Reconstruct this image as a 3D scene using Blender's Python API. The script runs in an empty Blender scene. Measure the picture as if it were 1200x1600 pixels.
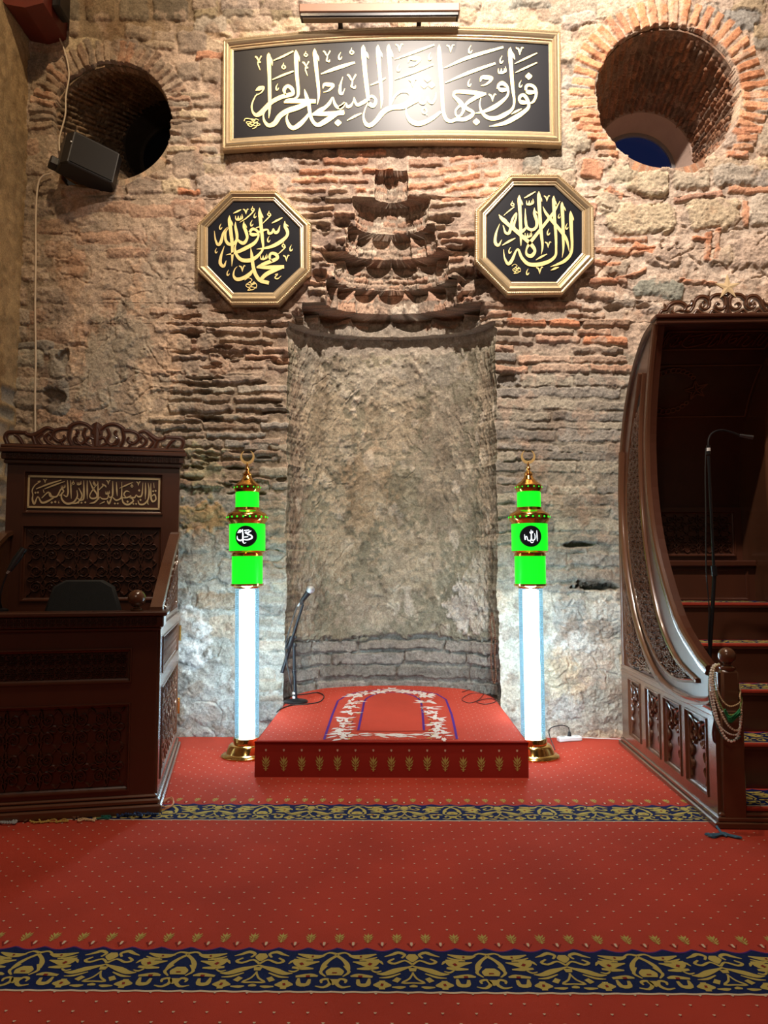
import bpy, math, random
import numpy as np
from mathutils import Vector, Matrix
C = bpy.context.scene.collection
PI = math.pi
# ------------------------------------------------------------------ camera
FOC = 1155.0                       # focal length in pixels of the 1200x1600 frame
PITCH = math.atan(85/FOC); YAW = math.atan(12/FOC); EYE = 1.4
cd_ = bpy.data.cameras.new('camera'); cam = bpy.data.objects.new('camera', cd_); C.objects.link(cam)
cd_.sensor_fit = 'VERTICAL'; cd_.sensor_height = 36; cd_.lens = 36*FOC/1600; cd_.clip_start = .05
cam.location = (0, 0, EYE); cam.rotation_euler = (PI/2+PITCH, 0, YAW)
bpy.context.scene.camera = cam
# ------------------------------------------------------------------ light
sc = bpy.context.scene
sc.view_settings.view_transform = 'Standard'; sc.view_settings.look = 'None'
sc.view_settings.gamma = 1; sc.view_settings.use_curve_mapping = False
sc.view_settings.exposure = 0.0
w = bpy.data.worlds.new('world'); sc.world = w; w.use_nodes = True
w.node_tree.nodes['Background'].inputs[0].default_value = (.85, .68, .5, 1)
w.node_tree.nodes['Background'].inputs[1].default_value = .022
def spot(name, loc, tgt, power, col, size=60, rad=.1, blend=.6):
    l = bpy.data.lights.new(name, 'SPOT'); l.energy = power; l.color = col; l.spot_size = math.radians(size)
    l.spot_blend = blend; l.shadow_soft_size = rad
    o = bpy.data.objects.new(name, l); C.objects.link(o); o.location = loc
    o.rotation_euler = (Vector(tgt)-Vector(loc)).to_track_quat('-Z', 'Y').to_euler(); return o
def point(name, loc, power, col, rad=.1):
    l = bpy.data.lights.new(name, 'POINT'); l.energy = power; l.color = col; l.shadow_soft_size = rad
    o = bpy.data.objects.new(name, l); C.objects.link(o); o.location = loc; return o
spot('overhead_spotlight', (.8, 4.1, 8.7), (1.0, 6.2, 5.2), 900, (1, .77, .57), 100, .05, 1.0)
spot('overhead_spotlight', (.35, 1.5, 8.6), (1.0, 6.2, 4.8), 3300, (1, .86, .74), 72, .09, 1.0)
spot('overhead_spotlight', (-1.2, 2.6, 8.6), (-2.6, 6.2, 4.4), 620, (1, .72, .42), 64, .1, 1.0)
point('room_fill', (-.9, -1.2, 4.6), 130, (1, .80, .62), .25)  # added fill light with no known fixture, lifts the dark pulpit fronts
spot('overhead_spotlight', (0, 2.9, 7.2), (0, 2.9, 0), 560, (1, .80, .60), 70, .3, 1.0)  # added downlight to brighten the carpet, no fixture known
# ------------------------------------------------------------------ helpers
def ray(px, py):
    x = (px-600)/FOC; u = (800-py)/FOC
    fy = math.cos(PITCH)-u*math.sin(PITCH); fz = math.sin(PITCH)+u*math.cos(PITCH)
    return (x*math.cos(YAW)-fy*math.sin(YAW), x*math.sin(YAW)+fy*math.cos(YAW), fz)
def at(px, py, D):
    r = ray(px, py); s = D/r[1]; return Vector((r[0]*s, D, EYE+r[2]*s))
def onz(px, py, z=0):
    r = ray(px, py); s = (z-EYE)/r[2]; return Vector((r[0]*s, r[1]*s, z))
def to_px(X, Yd, Z):               # world -> photo pixel (arrays)
    c, s = math.cos(YAW), math.sin(YAW)
    x = X*c+Yd*s; y = -X*s+Yd*c; z = Z-EYE
    f = y*math.cos(PITCH)+z*math.sin(PITCH); u = -y*math.sin(PITCH)+z*math.cos(PITCH)
    return 600+FOC*x/f, 800-FOC*u/f
def tag(o, label=None, cat=None, group=None, kind=None):
    if label: o['label'] = label
    if cat: o['category'] = cat
    if group: o['group'] = group
    if kind: o['kind'] = kind
    return o
def empty(name, loc=(0, 0, 0), rz=0, label=None, cat=None, group=None):
    o = bpy.data.objects.new(name, None); C.objects.link(o); o.location = loc; o.rotation_euler = (0, 0, rz)
    return tag(o, label, cat, group)
def kids(o): return [c for c in bpy.data.objects if c.parent == o]
def copy_tree(o, parent=None):
    c = o.copy(); C.objects.link(c); c.parent = parent
    for ch in kids(o): copy_tree(ch, c)
    return c
class MB:
    def __init__(s): s.v = []; s.f = []; s.m = []
    def add(s, vs, fs, mi=0):
        n = len(s.v); s.v += [tuple(p) for p in vs]
        s.f += [tuple(i+n for i in f) for f in fs]; s.m += [mi]*len(fs); return s
    def box(s, a, b, mi=0, bev=0.0):
        x0, y0, z0 = a; x1, y1, z1 = b
        if bev <= 0:
            return s.add([(x0,y0,z0),(x1,y0,z0),(x1,y1,z0),(x0,y1,z0),(x0,y0,z1),(x1,y0,z1),(x1,y1,z1),(x0,y1,z1)],
                  [(0,3,2,1),(4,5,6,7),(0,1,5,4),(1,2,6,5),(2,3,7,6),(3,0,4,7)], mi)
        e = min(bev, (x1-x0)/2.01, (y1-y0)/2.01, (z1-z0)/2.01)
        rings = []
        for z, i in ((z0, e), (z0+e, 0), (z1-e, 0), (z1, e)):
            rings.append([(x0+i+(e if not i else 0),y0+i,z),(x1-i-(e if not i else 0),y0+i,z),(x1-i,y0+i+(e if not i else 0),z),(x1-i,y1-i-(e if not i else 0),z),
                          (x1-i-(e if not i else 0),y1-i,z),(x0+i+(e if not i else 0),y1-i,z),(x0+i,y1-i-(e if not i else 0),z),(x0+i,y0+i+(e if not i else 0),z)])
        return s.loft(rings, True, mi, True)
    def loft(s, rings, closed=True, mi=0, caps=False):
        n = len(rings[0]); base = len(s.v)
        for r in rings: s.v += [tuple(p) for p in r]
        m = n if closed else n-1
        for i in range(len(rings)-1):
            for j in range(m):
                k = (j+1) % n
                s.f.append((base+i*n+j, base+i*n+k, base+(i+1)*n+k, base+(i+1)*n+j)); s.m.append(mi)
        if caps:
            s.f.append(tuple(base+j for j in reversed(range(n)))); s.m.append(mi)
            s.f.append(tuple(base+(len(rings)-1)*n+j for j in range(n))); s.m.append(mi)
        return s
    def lathe(s, prof, c=(0, 0, 0), seg=32, mi=0, axis=None, caps=True):
        q = Vector((0, 0, 1)).rotation_difference(Vector(axis)) if axis is not None else None
        rings = []
        for r, z in prof:
            ring = []
            for k in range(seg):
                a = 2*PI*k/seg; p = Vector((r*math.cos(a), r*math.sin(a), z))
                if q is not None: p = q @ p
                ring.append(p+Vector(c))
            rings.append(ring)
        return s.loft(rings, True, mi, caps)
    def tube(s, pts, r, seg=8, mi=0, caps=True, flat=1.0):
        pts = [Vector(p) for p in pts]; n = len(pts); rings = []
        up = Vector((0, 0, 1)); prev = None
        for i, p in enumerate(pts):
            t = (pts[min(i+1, n-1)]-pts[max(i-1, 0)])
            if t.length < 1e-9: t = Vector((0, 0, 1))
            t.normalize()
            if prev is None:
                a = up if abs(t.z) < .95 else Vector((1, 0, 0)); nn = t.cross(a).normalized()
            else:
                nn = prev-t*prev.dot(t); nn = nn.normalized() if nn.length > 1e-6 else t.orthogonal().normalized()
            prev = nn; b = t.cross(nn)
            rr = r[i] if hasattr(r, '__len__') else r
            rings.append([p+(nn*math.cos(2*PI*k/seg)+b*flat*math.sin(2*PI*k/seg))*rr for k in range(seg)])
        return s.loft(rings, True, mi, caps)
    def ball(s, c, r, seg=12, mi=0, sz=1.0):
        n = max(4, seg//2)
        return s.lathe([(max(1e-4, r*math.sin(PI*i/n)), -r*sz*math.cos(PI*i/n)) for i in range(n+1)], c, seg, mi, None, False)
    def build(s, name, mats, parent=None, smooth=False, loc=None, ang=None):
        me = bpy.data.meshes.new(name); me.from_pydata(s.v, [], s.f)
        if not isinstance(mats, (list, tuple)): mats = [mats]
        for m in mats: me.materials.append(m)
        if len(mats) > 1: me.polygons.foreach_set('material_index', s.m)
        if smooth:
            me.polygons.foreach_set('use_smooth', [True]*len(me.polygons))
            try: me.set_sharp_from_angle(angle=math.radians(ang or 40))
            except Exception: pass
        me.update()
        o = bpy.data.objects.new(name, me); C.objects.link(o)
        if loc is not None: o.location = loc
        if parent is not None: o.parent = parent
        return o
# strokes: "x,y,w x,y,w ..." -> smooth centre line with widths
def cj(c, a, b, rg_): k = rg_.uniform(a, b); return [q*k for q in c]
def parse(t):
    out = []; w = 10.0
    for p in t.split():
        q = [float(a) for a in p.split(',')]
        if len(q) > 2: w = q[2]
        out.append((q[0], q[1], w))
    return out
def smooth(pts, sub=5):
    if len(pts) < 3: 
        return [tuple(a+(b-a)*k/sub for a, b in zip(pts[0], pts[1])) for k in range(sub+1)]
    P = [np.array(p, float) for p in pts]; P = [2*P[0]-P[1]]+P+[2*P[-1]-P[-2]]; out = []
    for i in range(1, len(P)-2):
        for k in range(sub):
            t = k/sub
            q = .5*((2*P[i])+(-P[i-1]+P[i+1])*t+(2*P[i-1]-5*P[i]+4*P[i+1]-P[i+2])*t*t+(-P[i-1]+3*P[i]-3*P[i+1]+P[i+2])*t**3)
            out.append(tuple(q))
    out.append(tuple(P[-2])); return out
def ribbon(mb, pts, fn, N, h, mi=0, cut=True, rounded=False, base=0.0):
    """raised stroke following (x,y,w); fn maps (x,y)->Vector on the carrying plane, N its outward normal"""
    n = len(pts); rings = []
    for i, (x, y, w_) in enumerate(pts):
        a = pts[max(i-1, 0)]; b = pts[min(i+1, n-1)]
        tx, ty = b[0]-a[0], b[1]-a[1]; L = math.hypot(tx, ty) or 1e-6
        nx, ny = -ty/L, tx/L; hw = max(w_, .02)/2
        l = fn(x+nx*hw, y+ny*hw); r = fn(x-nx*hw, y-ny*hw); m = (l+r)/2
        if rounded:
            rings.append([l+N*base, l.lerp(m, .25)+N*(base+h*.7), m+N*(base+h), r.lerp(m, .25)+N*(base+h*.7), r+N*base])
        else:
            rings.append([l+N*base, l+N*(base+h), r+N*(base+h), r+N*base])
    mb.loft(rings, False, mi)
    k = len(rings[0]); b0 = len(mb.v)-k*n
    mb.f.append(tuple(b0+j for j in range(k))); mb.m.append(mi)
    mb.f.append(tuple(b0+(n-1)*k+j for j in reversed(range(k)))); mb.m.append(mi)
# small calligraphic signs, drawn in a local frame scaled to s
def glyph(kind, x, y, s):
    G = {
     'V': ["-.5,-.45,.12 -.35,-.35,.2 -.15,-.2,.22 .02,.5,.05", "0,.45,.05 .15,-.15,.16 .3,-.45,.16 .5,-.4,.06"],
     'H': [".15,-.5,.03 -.1,0,.16 -.05,.4,.22 .15,.35,.16 .3,.1,.04"],
     'O': ["0,-.5,.05 -.1,-.1,.16 -.3,.2,.2 0,.5,.2 .3,.25,.2 .1,-.02,.18 -.15,.05,.12"],
     'D': ["0,-.5,.05 0,0,1.0 0,.5,.05"],
     'W': ["-.5,-.2,.06 -.45,.3,.18 -.2,.35,.2 -.05,-.2,.06", "-.05,-.1,.08 0,.3,.2 .25,.3,.2 .35,-.1,.06", ".35,-.2,.08 .4,.3,.2 .6,.1,.16 .5,-.45,.05", "-.5,.45,.1 0,.5,.16 .4,.4,.06"],
     'K': ["-.6,.1,.06 -.45,-.3,.3 0,-.3,.42 .5,-.25,.3 .3,.1,.24 -.1,.4,.14 -.55,.5,.04"],
     'T': ["-.3,-.45,.1 -.15,-.35,.14 -.02,-.15,.08 .2,-.5,.1", "0,-.12,.08 .12,0,.08 -.08,.02,.08 0,-.12,.06", "-.1,.05,.06 -.02,.3,.09 .1,.62,.03"],
     'R': [".5,.5,.1 .35,.15,.14 .45,-.1,.18 .2,-.5,.2 -.1,-.3,.2 -.05,.15,.16 .3,.25,.14 .45,.1,.1"],
     'Y': ["-.45,-.4,.1 -.3,-.35,.16 -.05,0,.12 .25,-.45,.12", "-.02,0,.1 -.05,.3,.12 -.1,.5,.14 .15,.6,.14 .2,.4,.04"],
     'S': ["-.5,-.3,.05 -.2,-.5,.05 .1,-.3,.06 -.4,.1,.06 -.1,.3,.05 .3,-.1,.07 .5,.2,.05 .1,.5,.06 -.2,.3,.05", "-.35,0,.07 0,.1,.07 .45,-.05,.07", "-.3,.3,.06 .1,.25,.07 .5,.35,.05", "-.1,-.2,.08 .1,.0,.08 .3,-.2,.06", "-.05,.35,.05 -.25,.55,.06 .1,.5,.05"],
    }[kind]
    out = []
    for g in G: out.append([(x+a*s, y+b*s, c*s) for a, b, c in parse(g)])
    return out
def script_mesh(groups, fn, N, h, mi=0, mb=None):
    """groups: list of (x0, y0, scale, [strokes], 'K x y s; ...') in photo pixels -> one mesh of lettering"""
    mb = mb or MB(); k = 0
    for x0, y0, sc_, strokes, marks in groups:
        L = [parse(t) for t in strokes]
        for t in marks.split(';'):
            t = t.split()
            if len(t) == 4: L += glyph(t[0], float(t[1]), float(t[2]), float(t[3]))
        for p in L:
            q = [(x0+a/sc_, y0+b/sc_, c/sc_) for a, b, c in smooth(p, 6)]
            ribbon(mb, q, fn, N, h*(1+.04*(k % 7)), mi); k += 1
    return mb
# ------------------------------------------------------------------ materials
def nd(nt, t, **kw):
    n = nt.nodes.new(t)
    for k, v in kw.items(): setattr(n, k, v)
    return n
def mat(name, col, rough=.5, metal=0.0, var=.0, vscale=8, bump=0.0, bscale=60, coat=0.0, stretch=None, sheen=0.0, spec=.5, col2=None):
    m = bpy.data.materials.new(name); m.use_nodes = True; nt = m.node_tree; b = nt.nodes['Principled BSDF']
    b.inputs['Base Color'].default_value = (*col, 1); b.inputs['Roughness'].default_value = rough
    b.inputs['Metallic'].default_value = metal; b.inputs['Coat Weight'].default_value = coat
    b.inputs['Specular IOR Level'].default_value = spec
    b.inputs['Coat Roughness'].default_value = .12
    if sheen: b.inputs['Sheen Weight'].default_value = sheen
    tc = nd(nt, 'ShaderNodeTexCoord'); src = tc.outputs['Object']
    if stretch:
        mp = nd(nt, 'ShaderNodeMapping'); mp.inputs['Scale'].default_value = stretch; nt.links.new(src, mp.inputs[0]); src = mp.outputs[0]
    n1 = nd(nt, 'ShaderNodeTexNoise'); n1.inputs['Scale'].default_value = vscale; n1.inputs['Detail'].default_value = 5
    nt.links.new(src, n1.inputs['Vector'])
    mx = nd(nt, 'ShaderNodeMix', data_type='RGBA'); 
    c2 = col2 or tuple(c*(1-var) for c in col); mx.inputs[6].default_value = (*c2, 1); mx.inputs[7].default_value = (*[min(1, c*(1+var)) for c in col], 1)
    nt.links.new(n1.outputs[0], mx.inputs[0]); nt.links.new(mx.outputs[2], b.inputs['Base Color'])
    if bump:
        n2 = nd(nt, 'ShaderNodeTexNoise'); n2.inputs['Scale'].default_value = bscale; n2.inputs['Detail'].default_value = 4
        nt.links.new(src, n2.inputs['Vector'])
        bp = nd(nt, 'ShaderNodeBump'); bp.inputs['Strength'].default_value = bump; bp.inputs['Distance'].default_value = .01
        nt.links.new(n2.outputs[0], bp.inputs['Height']); nt.links.new(bp.outputs[0], b.inputs['Normal'])
    return m
def emit_lattice(name, col, line, strength, scale, low):
    """glowing plastic sleeve printed with a fine lattice"""
    m = bpy.data.materials.new(name); m.use_nodes = True; nt = m.node_tree; b = nt.nodes['Principled BSDF']
    tc = nd(nt, 'ShaderNodeTexCoord'); sp = nd(nt, 'ShaderNodeSeparateXYZ'); nt.links.new(tc.outputs['Object'], sp.inputs[0])
    an = nd(nt, 'ShaderNodeMath', operation='ARCTAN2'); nt.links.new(sp.outputs[1], an.inputs[0]); nt.links.new(sp.outputs[0], an.inputs[1])
    s1 = nd(nt, 'ShaderNodeMath', operation='MULTIPLY'); s1.inputs[1].default_value = .1*scale; nt.links.new(an.outputs[0], s1.inputs[0])
    s2 = nd(nt, 'ShaderNodeMath', operation='MULTIPLY'); s2.inputs[1].default_value = scale; nt.links.new(sp.outputs[2], s2.inputs[0])
    cb = nd(nt, 'ShaderNodeCombineXYZ'); nt.links.new(s1.outputs[0], cb.inputs[0]); nt.links.new(s2.outputs[0], cb.inputs[1])
    vo = nd(nt, 'ShaderNodeTexVoronoi', feature='DISTANCE_TO_EDGE', voronoi_dimensions='2D'); vo.inputs['Scale'].default_value = 1; vo.inputs['Randomness'].default_value = .35
    nt.links.new(cb.outputs[0], vo.inputs['Vector'])
    lt = nd(nt, 'ShaderNodeMath', operation='LESS_THAN'); lt.inputs[1].default_value = .09; nt.links.new(vo.outputs[0], lt.inputs[0])
    mx = nd(nt, 'ShaderNodeMix', data_type='RGBA'); mx.inputs[6].default_value = (*col, 1); mx.inputs[7].default_value = (*line, 1); nt.links.new(lt.outputs[0], mx.inputs[0])
    nt.links.new(mx.outputs[2], b.inputs['Emission Color']); b.inputs['Emission Strength'].default_value = strength
    b.inputs['Base Color'].default_value = (*low, 1); b.inputs['Roughness'].default_value = .3
    return m
M = {}
M['wood'] = mat('varnished_walnut', (.062, .019, .0095), .32, 0, .35, 3, .06, 30, .35, (1, 1, .12))
M['wood_dark'] = mat('carved_walnut', (.05, .0165, .009), .36, 0, .3, 12, .05, 60, .25)
M['wood_side'] = mat('polished_walnut', (.10, .040, .020), .26, 0, .35, 3, .04, 30, .5, (1, 1, .12))
M['gold'] = mat('gilt_frame', (.60, .48, .31), .36, .75, .18, 40, .12, 220)
M['goldleaf'] = mat('gold_lettering', (.85, .66, .28), .42, .5, .22, 60, .15, 300)
M['brass'] = mat('polished_brass', (.85, .5, .14), .14, 1, .05, 6)
M['black'] = mat('black_board', (.008, .009, .014), .33, 0, .1, 6, 0, 60, 0, None, 0, .22)
M['plastic'] = mat('black_plastic', (.012, .012, .014), .45, 0, .2, 20, .1, 300)
M['metal_black'] = mat('black_metal', (.015, .015, .018), .28, .3, .1, 20)
M['chrome'] = mat('grey_grille', (.55, .57, .6), .35, .9, .1, 100, .4, 500)
M['white_plastic'] = mat('white_plastic', (.75, .75, .74), .4, 0, .04, 20)
M['inlay'] = mat('pale_inlay', (.60, .47, .27), .45, 0, .15, 40)
M['cable_white'] = mat('white_cable', (.62, .52, .4), .5)

def sleeve_mat():
    """printed translucent sleeve: glowing cells divided by fine blue lattice lines, the bright core shows through"""
    m = emit_lattice('printed_sleeve', (.45, .85, 1.0), (.05, .28, .42), .8, 75, (.01, .02, .03)); nt = m.node_tree; b = nt.nodes['Principled BSDF']
    out = [n for n in nt.nodes if n.type == 'OUTPUT_MATERIAL'][0]; mix = [n for n in nt.nodes if n.type == 'MIX'][0]
    tr = nd(nt, 'ShaderNodeBsdfTransparent'); ms = nd(nt, 'ShaderNodeMixShader'); ms.inputs[0].default_value = .4
    tm = nd(nt, 'ShaderNodeMix', data_type='RGBA'); tm.inputs[6].default_value = (.85, .97, 1, 1); tm.inputs[7].default_value = (.004, .014, .022, 1)
    nt.links.new(mix.inputs[0].links[0].from_socket, tm.inputs[0]); nt.links.new(tm.outputs[2], tr.inputs[0])
    nt.links.new(tr.outputs[0], ms.inputs[1]); nt.links.new(b.outputs[0], ms.inputs[2]); nt.links.new(ms.outputs[0], out.inputs[0]); return m
M['sleeve'] = sleeve_mat()
M['core'] = bpy.data.materials.new('white_light_core'); M['core'].use_nodes = True
_b = M['core'].node_tree.nodes['Principled BSDF']; _b.inputs['Emission Color'].default_value = (.70, .88, 1, 1); _b.inputs['Emission Strength'].default_value = 78
# ------------------------------------------------------------------ masonry
YW = 6.2; PXM = YW/FOC
def fbm(h, w_, cell, octs=4, seed=0, gain=.5):
    r = np.random.RandomState(seed); out = np.zeros((h, w_), np.float32); amp = 1; tot = 0
    cy = cx = cell
    if isinstance(cell, tuple): cx, cy = cell
    for o in range(octs):
        gy, gx = int(h/cy)+3, int(w_/cx)+3; g = r.rand(gy, gx).astype(np.float32)*2-1
        yy = np.arange(h)/cy; xx = np.arange(w_)/cx
        yi = yy.astype(int); xi = xx.astype(int); fy = (yy-yi); fx = (xx-xi)
        fy = (fy*fy*(3-2*fy))[:, None]; fx = (fx*fx*(3-2*fx))[None]
        a = g[yi][:, xi]; b = g[yi][:, xi+1]; c = g[yi+1][:, xi]; d = g[yi+1][:, xi+1]
        out += amp*((a*(1-fx)+b*fx)*(1-fy)+(c*(1-fx)+d*fx)*fy); tot += amp
        amp *= gain; cy = max(1.01, cy/2); cx = max(1.01, cx/2)
    return out/tot*1.6
def sstep(a, b, x):
    t = np.clip((x-a)/(b-a), 0, 1); return t*t*(3-2*t)
class Canvas:
    """height (metres) and colour maps of a masonry face, addressed in photo pixels of the wall plane"""
    def __init__(s, x0, y0, x1, y1, ss=1.5, seed=1, mortar=(.40, .31, .235), rough=.012):
        s.x0, s.y0, s.ss = x0, y0, ss; s.w = int((x1-x0)*ss); s.h = int((y1-y0)*ss)
        s.rng = random.Random(seed)
        s.wx = fbm(s.h, s.w, 26*ss, 4, seed+1)*2.8; s.wy = fbm(s.h, s.w, 26*ss, 4, seed+2)*2.0
        s.n1 = fbm(s.h, s.w, 9*ss, 4, seed+3); s.n2 = fbm(s.h, s.w, 60*ss, 4, seed+4); s.n3 = fbm(s.h, s.w, 3*ss, 2, seed+5)
        s.H = (s.n2*rough+s.n1*rough*.7).astype(np.float32)
        s.Cc = np.ones((s.h, s.w, 3), np.float32)*np.array(mortar, np.float32)
        s.Cc *= (1+.22*s.n1+.14*s.n2)[..., None]
        s.mortar = np.array(mortar, np.float32)
        s.X, s.Y = np.meshgrid(np.arange(s.w)/ss+x0, np.arange(s.h)/ss+y0)
        s.X = s.X.astype(np.float32); s.Y = s.Y.astype(np.float32)
    def win(s, a, b, c, d):
        i0 = max(0, int((b-s.y0)*s.ss)); i1 = min(s.h, int((d-s.y0)*s.ss)+1)
        j0 = max(0, int((a-s.x0)*s.ss)); j1 = min(s.w, int((c-s.x0)*s.ss)+1)
        return (slice(i0, i1), slice(j0, j1)) if i1 > i0 and j1 > j0 else None
    def clear(s, x0, y0, x1, y1, col=None, h=0.0, soft=8, amt=1.0, rough=.010):
        W = s.win(x0-soft*2, y0-soft*2, x1+soft*2, y1+soft*2)
        if W is None: return
        X = s.X[W]+s.wx[W]*3+s.n1[W]*6; Y = s.Y[W]+s.wy[W]*3+s.n1[W]*6
        d = np.minimum(np.minimum(X-x0, x1-X), np.minimum(Y-y0, y1-Y)); m = sstep(-soft/2, soft/2, d)*amt
        c = np.array(col if col is not None else s.mortar, np.float32)
        cc = c*(1+.2*s.n1[W]+.16*s.n2[W]+.10*s.n3[W])[..., None]
        s.Cc[W] = s.Cc[W]*(1-m[..., None])+cc*m[..., None]
        s.H[W] = s.H[W]*(1-m)+(h+rough*(s.n2[W]+.8*s.n1[W]))*m
    def blot(s, cx, cy, rx, ry, col, amt=.7, dh=0.0):
        W = s.win(cx-rx*1.6, cy-ry*1.6, cx+rx*1.6, cy+ry*1.6)
        if W is None: return
        d = 1-np.hypot((s.X[W]+s.wx[W]*4-cx)/rx, (s.Y[W]+s.wy[W]*4-cy)/ry)+.45*s.n1[W]
        m = sstep(-.12, .18, d)*amt; cc = np.array(col, np.float32)*(1+.2*s.n1[W]+.12*s.n3[W])[..., None]
        s.Cc[W] = s.Cc[W]*(1-m[..., None])+cc*m[..., None]; s.H[W] += dh*m
    def stamp(s, cx, cy, w_, h_, rot, col, hgt, rnd=.35, edge=4, tilt=0.0, rough=.004, warp=1.0):
        R = math.hypot(w_, h_)/2+6; W = s.win(cx-R, cy-R, cx+R, cy+R)
        if W is None: return
        X = s.X[W]+s.wx[W]*warp-cx; Y = s.Y[W]+s.wy[W]*warp-cy
        c, n = math.cos(rot), math.sin(rot); u = X*c+Y*n; v = -X*n+Y*c
        r = rnd*min(w_, h_)/2; qx = np.abs(u)-w_/2+r; qy = np.abs(v)-h_/2+r
        d = -(np.hypot(np.maximum(qx, 0), np.maximum(qy, 0))+np.minimum(np.maximum(qx, qy), 0)-r)+1.6*s.n1[W]*warp
        m = sstep(0, 1.3, d); prof = np.sqrt(np.clip(d/edge, 0, 1))
        hh = hgt*prof+tilt*v/max(h_, 1)+rough*(s.n1[W]+.8*s.n3[W]*.6)
        s.H[W] = s.H[W]*(1-m)+hh*m
        cc = np.array(col, np.float32)*(1+.20*s.n1[W]+.13*s.n3[W]+.08*s.n2[W])[..., None]
        s.Cc[W] = s.Cc[W]*(1-m[..., None])+cc*m[..., None]
    def hole(s, cx, cy, w_, h_, rot, dep, col=None):
        R = math.hypot(w_, h_)/2+6; W = s.win(cx-R, cy-R, cx+R, cy+R)
        if W is None: return
        X = s.X[W]+s.wx[W]*1.5-cx; Y = s.Y[W]+s.wy[W]*1.5-cy
        c, n = math.cos(rot), math.sin(rot); u = X*c+Y*n; v = -X*n+Y*c
        d = 1-np.sqrt((u/(w_/2))**2+(v/(h_/2))**2)+.3*s.n1[W]; m = sstep(0, .35, d)
        s.H[W] = s.H[W]-dep*m
        if col: s.Cc[W] = s.Cc[W]*(1-m[..., None])+np.array(col, np.float32)*m[..., None]
    def courses(s, x0, y0, x1, y1, sp, cols, hgt=(.012, .035), ln=(34, 80), thick=.66, slope=0.0, gap=3, keep=.94, rnd=.45, clearcol=None, bow=0.0, vj=.12, edge=3):
        g = s.rng
        if clearcol is not None: s.clear(x0, y0, x1, y1, clearcol, 0, 8)
        y = y0+sp/2
        while y < y1:
            spj = sp*(1+g.uniform(-vj, vj)); x = x0-g.uniform(0, ln[0]); base = g.uniform(*hgt)
            while x < x1:
                L = g.uniform(*ln); cx = x+L/2
                if cx+L*.3 > x1+12: break
                if g.random() < keep:
                    c = g.choice(cols); k = g.uniform(.82, 1.16)
                    yy = y+slope*(cx-x0)+g.uniform(-1.4, 1.4)+bow*((cx-(x0+x1)/2)/((x1-x0)/2))**2
                    s.stamp(cx, yy, L-gap, spj*thick*g.uniform(.8, 1.12), slope+g.uniform(-.02, .02), [q*k for q in c],
                            base*.5+g.uniform(*hgt)*.6, rnd, edge, g.uniform(-.006, .006))
                x += L
            y += spj
    def rubble(s, x0, y0, x1, y1, row, wd, cols, hgt=(.01, .035), gap=6, clearcol=None, rnd=.6, keep=1.0):
        g = s.rng
        if clearcol is not None: s.clear(x0, y0, x1, y1, clearcol, 0, 10)
        y = y0
        while y < y1:
            rh = g.uniform(*row); x = x0-g.uniform(0, wd[0])
            while x < x1:
                L = g.uniform(*wd)
                if g.random() < keep:
                    k = g.uniform(.8, 1.15); c = g.choice(cols); hh = rh*g.uniform(.78, 1)
                    s.stamp(x+L/2, y+rh/2+g.uniform(-2, 2), L-gap, hh-gap*.7, g.uniform(-.05, .05), [q*k for q in c], g.uniform(*hgt), rnd, 7, g.uniform(-.01, .01), .006, 1.6)
                x += L
            y += rh
    def sample(s, px, py):
        fx = np.clip((px-s.x0)*s.ss, 0, s.w-1.01); fy = np.clip((py-s.y0)*s.ss, 0, s.h-1.01)
        xi = fx.astype(int); yi = fy.astype(int); ax = fx-xi; ay = fy-yi
        def bl(A, e=False):
            a, b, c, d = A[yi, xi], A[yi, xi+1], A[yi+1, xi], A[yi+1, xi+1]
            if e: wx_, wy_ = ax[..., None], ay[..., None]
            else: wx_, wy_ = ax, ay
            return (a*(1-wx_)+b*wx_)*(1-wy_)+(c*(1-wx_)+d*wx_)*wy_
        return bl(s.H), bl(s.Cc, True)
def grid_mesh(name, P, Col, material, parent=None, mask=None, smooth_=False):
    """P: (n,m,3) points, Col: (n,m,3); mask: (n-1,m-1) faces kept"""
    n, m = P.shape[:2]; idx = np.arange(n*m).reshape(n, m)
    q = np.stack([idx[:-1, :-1], idx[:-1, 1:], idx[1:, 1:], idx[1:, :-1]], -1)
    q = q[mask] if mask is not None else q.reshape(-1, 4)
    me = bpy.data.meshes.new(name); me.vertices.add(n*m); me.vertices.foreach_set('co', P.astype(np.float32).ravel())
    k = len(q); me.loops.add(k*4); me.loops.foreach_set('vertex_index', q.astype(np.int32).ravel())
    me.polygons.add(k); me.polygons.foreach_set('loop_start', np.arange(0, k*4, 4, dtype=np.int32))
    me.polygons.foreach_set('loop_total', np.full(k, 4, np.int32))
    if smooth_: me.polygons.foreach_set('use_smooth', np.ones(k, bool))
    at_ = me.color_attributes.new('Col', 'FLOAT_COLOR', 'POINT')
    c4 = np.ones((n*m, 4), np.float32); c4[:, :3] = np.clip(Col.reshape(-1, 3), .004, .95); at_.data.foreach_set('color', c4.ravel())
    me.update(calc_edges=True); me.materials.append(material)
    o = bpy.data.objects.new(name, me); C.objects.link(o)
    if parent: o.parent = parent
    return o
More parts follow.
